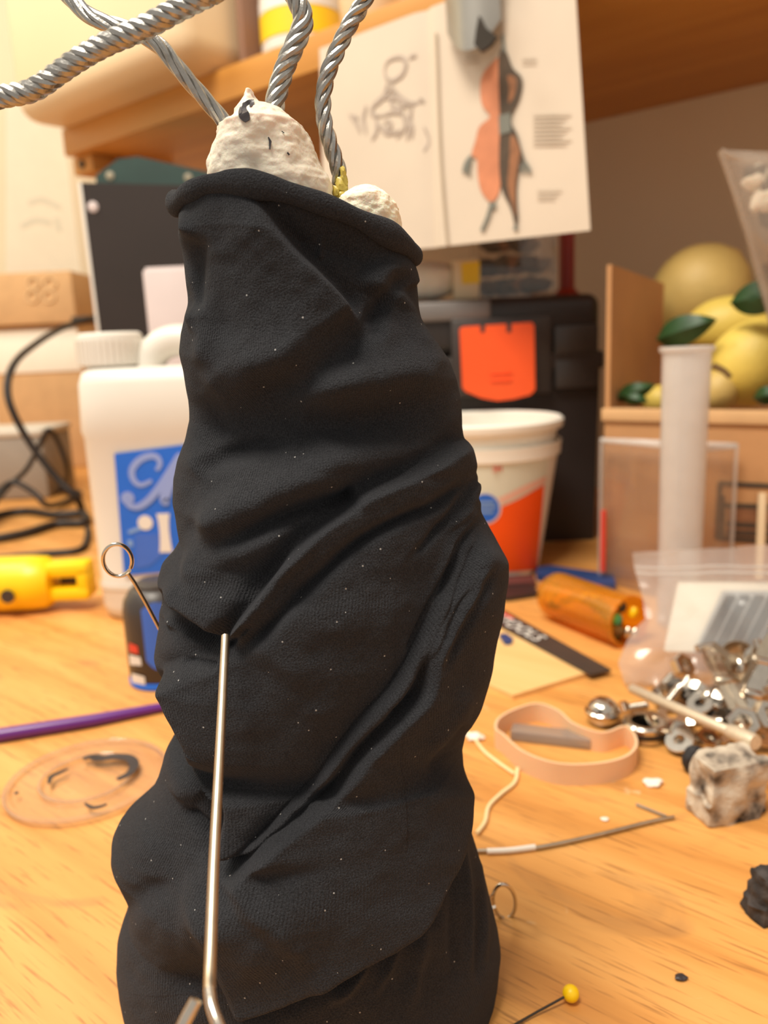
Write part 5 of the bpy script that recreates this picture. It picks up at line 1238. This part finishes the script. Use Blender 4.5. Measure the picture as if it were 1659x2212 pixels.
# twisted wires
def wire(path, Rr, rs, pitch, ns, label, mat='alu'):
    w = bpy.data.objects.new('armature_wire', None); COL.objects.link(w); w.parent = root; w['label'] = label
    for k_ in range(ns): helix(MB(), path, Rr, rs, pitch, k_, ns, 8).build('strand', mat, w)
    return w
def WP(l): return [P(x, y, Y) for x, y, Y in l]
wire(WP([(-60, 225, .212), (0, 210, .21), (60, 198, .21), (95, 180, .21), (160, 134, .208), (230, 94, .206), (300, 65, .205), (370, 28, .204), (440, -8, .203), (540, -55, .2)]), .00145, .00125, .0105, 4, 'thick rope-like wire crossing in front, to the picture edge')
wire(WP([(120, -40, .232), (160, 4, .230), (200, 38, .228), (250, 56, .226), (300, 72, .225), (345, 100, .225), (385, 148, .226), (430, 200, .228), (470, 246, .230), (520, 310, .233)]), .00125, .00095, .034, 5, 'finer loosely twisted wire entering the left of the cream foam')
wire(WP([(620, -40, .238), (646, 10, .238), (655, 46, .238), (640, 90, .238), (618, 140, .238), (602, 190, .237), (588, 250, .236), (570, 320, .235)]), .0017, .0012, .019, 5, 'stout twisted wire rising behind the cream foam')
wire(WP([(812, -50, .238), (782, 10, .238), (752, 60, .237), (728, 110, .236), (708, 160, .236), (698, 215, .236), (702, 270, .236), (718, 325, .236), (732, 372, .236), (736, 440, .237)]), .0013, .00105, .017, 4, 'thin twisted wire with yellow glue at its foot')
mb = MB()
for i, (x, y, a, b) in enumerate(((741, 372, .0009, .0018), (744, 392, .001, .002), (737, 400, .0016, .0019), (728, 412, .0012, .0016), (738, 420, .0018, .002), (752, 424, .002, .0012))):
    mb.blob(P(x, y, .2335), (a, .0014, b), .4, 40, i, 10)
mb.build('glue_blob', 'glue', root)

# ------------------------------------------------------------------ loop-headed steel pins stuck in the cloth
def looppin(label, shaft, r_, ring_c, ring_rx, ring_ry, Yr, tiltY=0.0, rot=0.0, name='loop_pin', open_=.25, start=None):
    t = thing(name, shaft[0], label, 'pin', None)
    MB().tube(shaft, r_, 14).build('shaft', 'satin', t)
    pts = []
    for i in range(41):
        a = (start or 0)+open_+(2*math.pi-2*open_)*i/40 if False else (start or 0)+2*math.pi*i/40*.97
        x = ring_rx*math.cos(a); y = ring_ry*math.sin(a); c_, s_ = math.cos(rot), math.sin(rot)
        pts.append(P(ring_c[0]+x*c_-y*s_, ring_c[1]+x*s_+y*c_, Yr+tiltY*math.sin(a)))
    MB().tube(pts, r_, 14).build('loop', 'steel', t); return t
looppin('loop-headed steel pin sticking out at the left in front of the jug', [P(276, 1238, .232), P(290, 1258, .233), P(315, 1302, .236), P(352, 1372, .240)], .00062, (254, 1210), 31, 35, .231, .004, -.3, start=.95)
lp = thing('loop_pin', P(487, 1374, .1925), 'long steel pin running down the front of the black torso', 'pin')
MB().tube([P(487, 1374, .1925), P(484, 1440, .185), P(474, 1640, .164), P(463, 1850, .145), P(455, 2060, .128), P(453, 2140, .121)], .00108, 16, smooth=8).build('shaft', 'satin', lp)
MB().tube([P(453, 2138, .121), P(459, 2178, .118), P(478, 2230, .115), P(500, 2300, .112), P(486, 2380, .110), P(420, 2400, .110), P(374, 2340, .111), P(386, 2240, .113), P(424, 2160, .116)], .00108, 16, smooth=8).build('loop', 'steel', lp)
looppin('loop-headed steel pin showing at the right edge of the torso', [P(1062, 1935, .262), P(1040, 1960, .250)], .00075, (1089, 1947), 24, 37, .264, .003, -.15, start=3.1)

# things of a kind share a group
for _n, _g in (('lemon', 'lemons in the cardboard box'), ('steel_bolt', 'bolts in the hardware heap'), ('steel_nut', 'nuts in the hardware heap'), ('steel_washer', 'washers in the hardware heap'),
               ('spring_clip', 'spring clips in the hardware heap'), ('loop_pin', 'loop-headed pins stuck in the torso'), ('cotton_thread', 'loose threads on the bench'), ('scrap', 'scraps and crumbs on the bench')):
    for _o in bpy.data.objects:
        if _o.parent is None and _o.name.split('.')[0] == _n: _o['group'] = _g
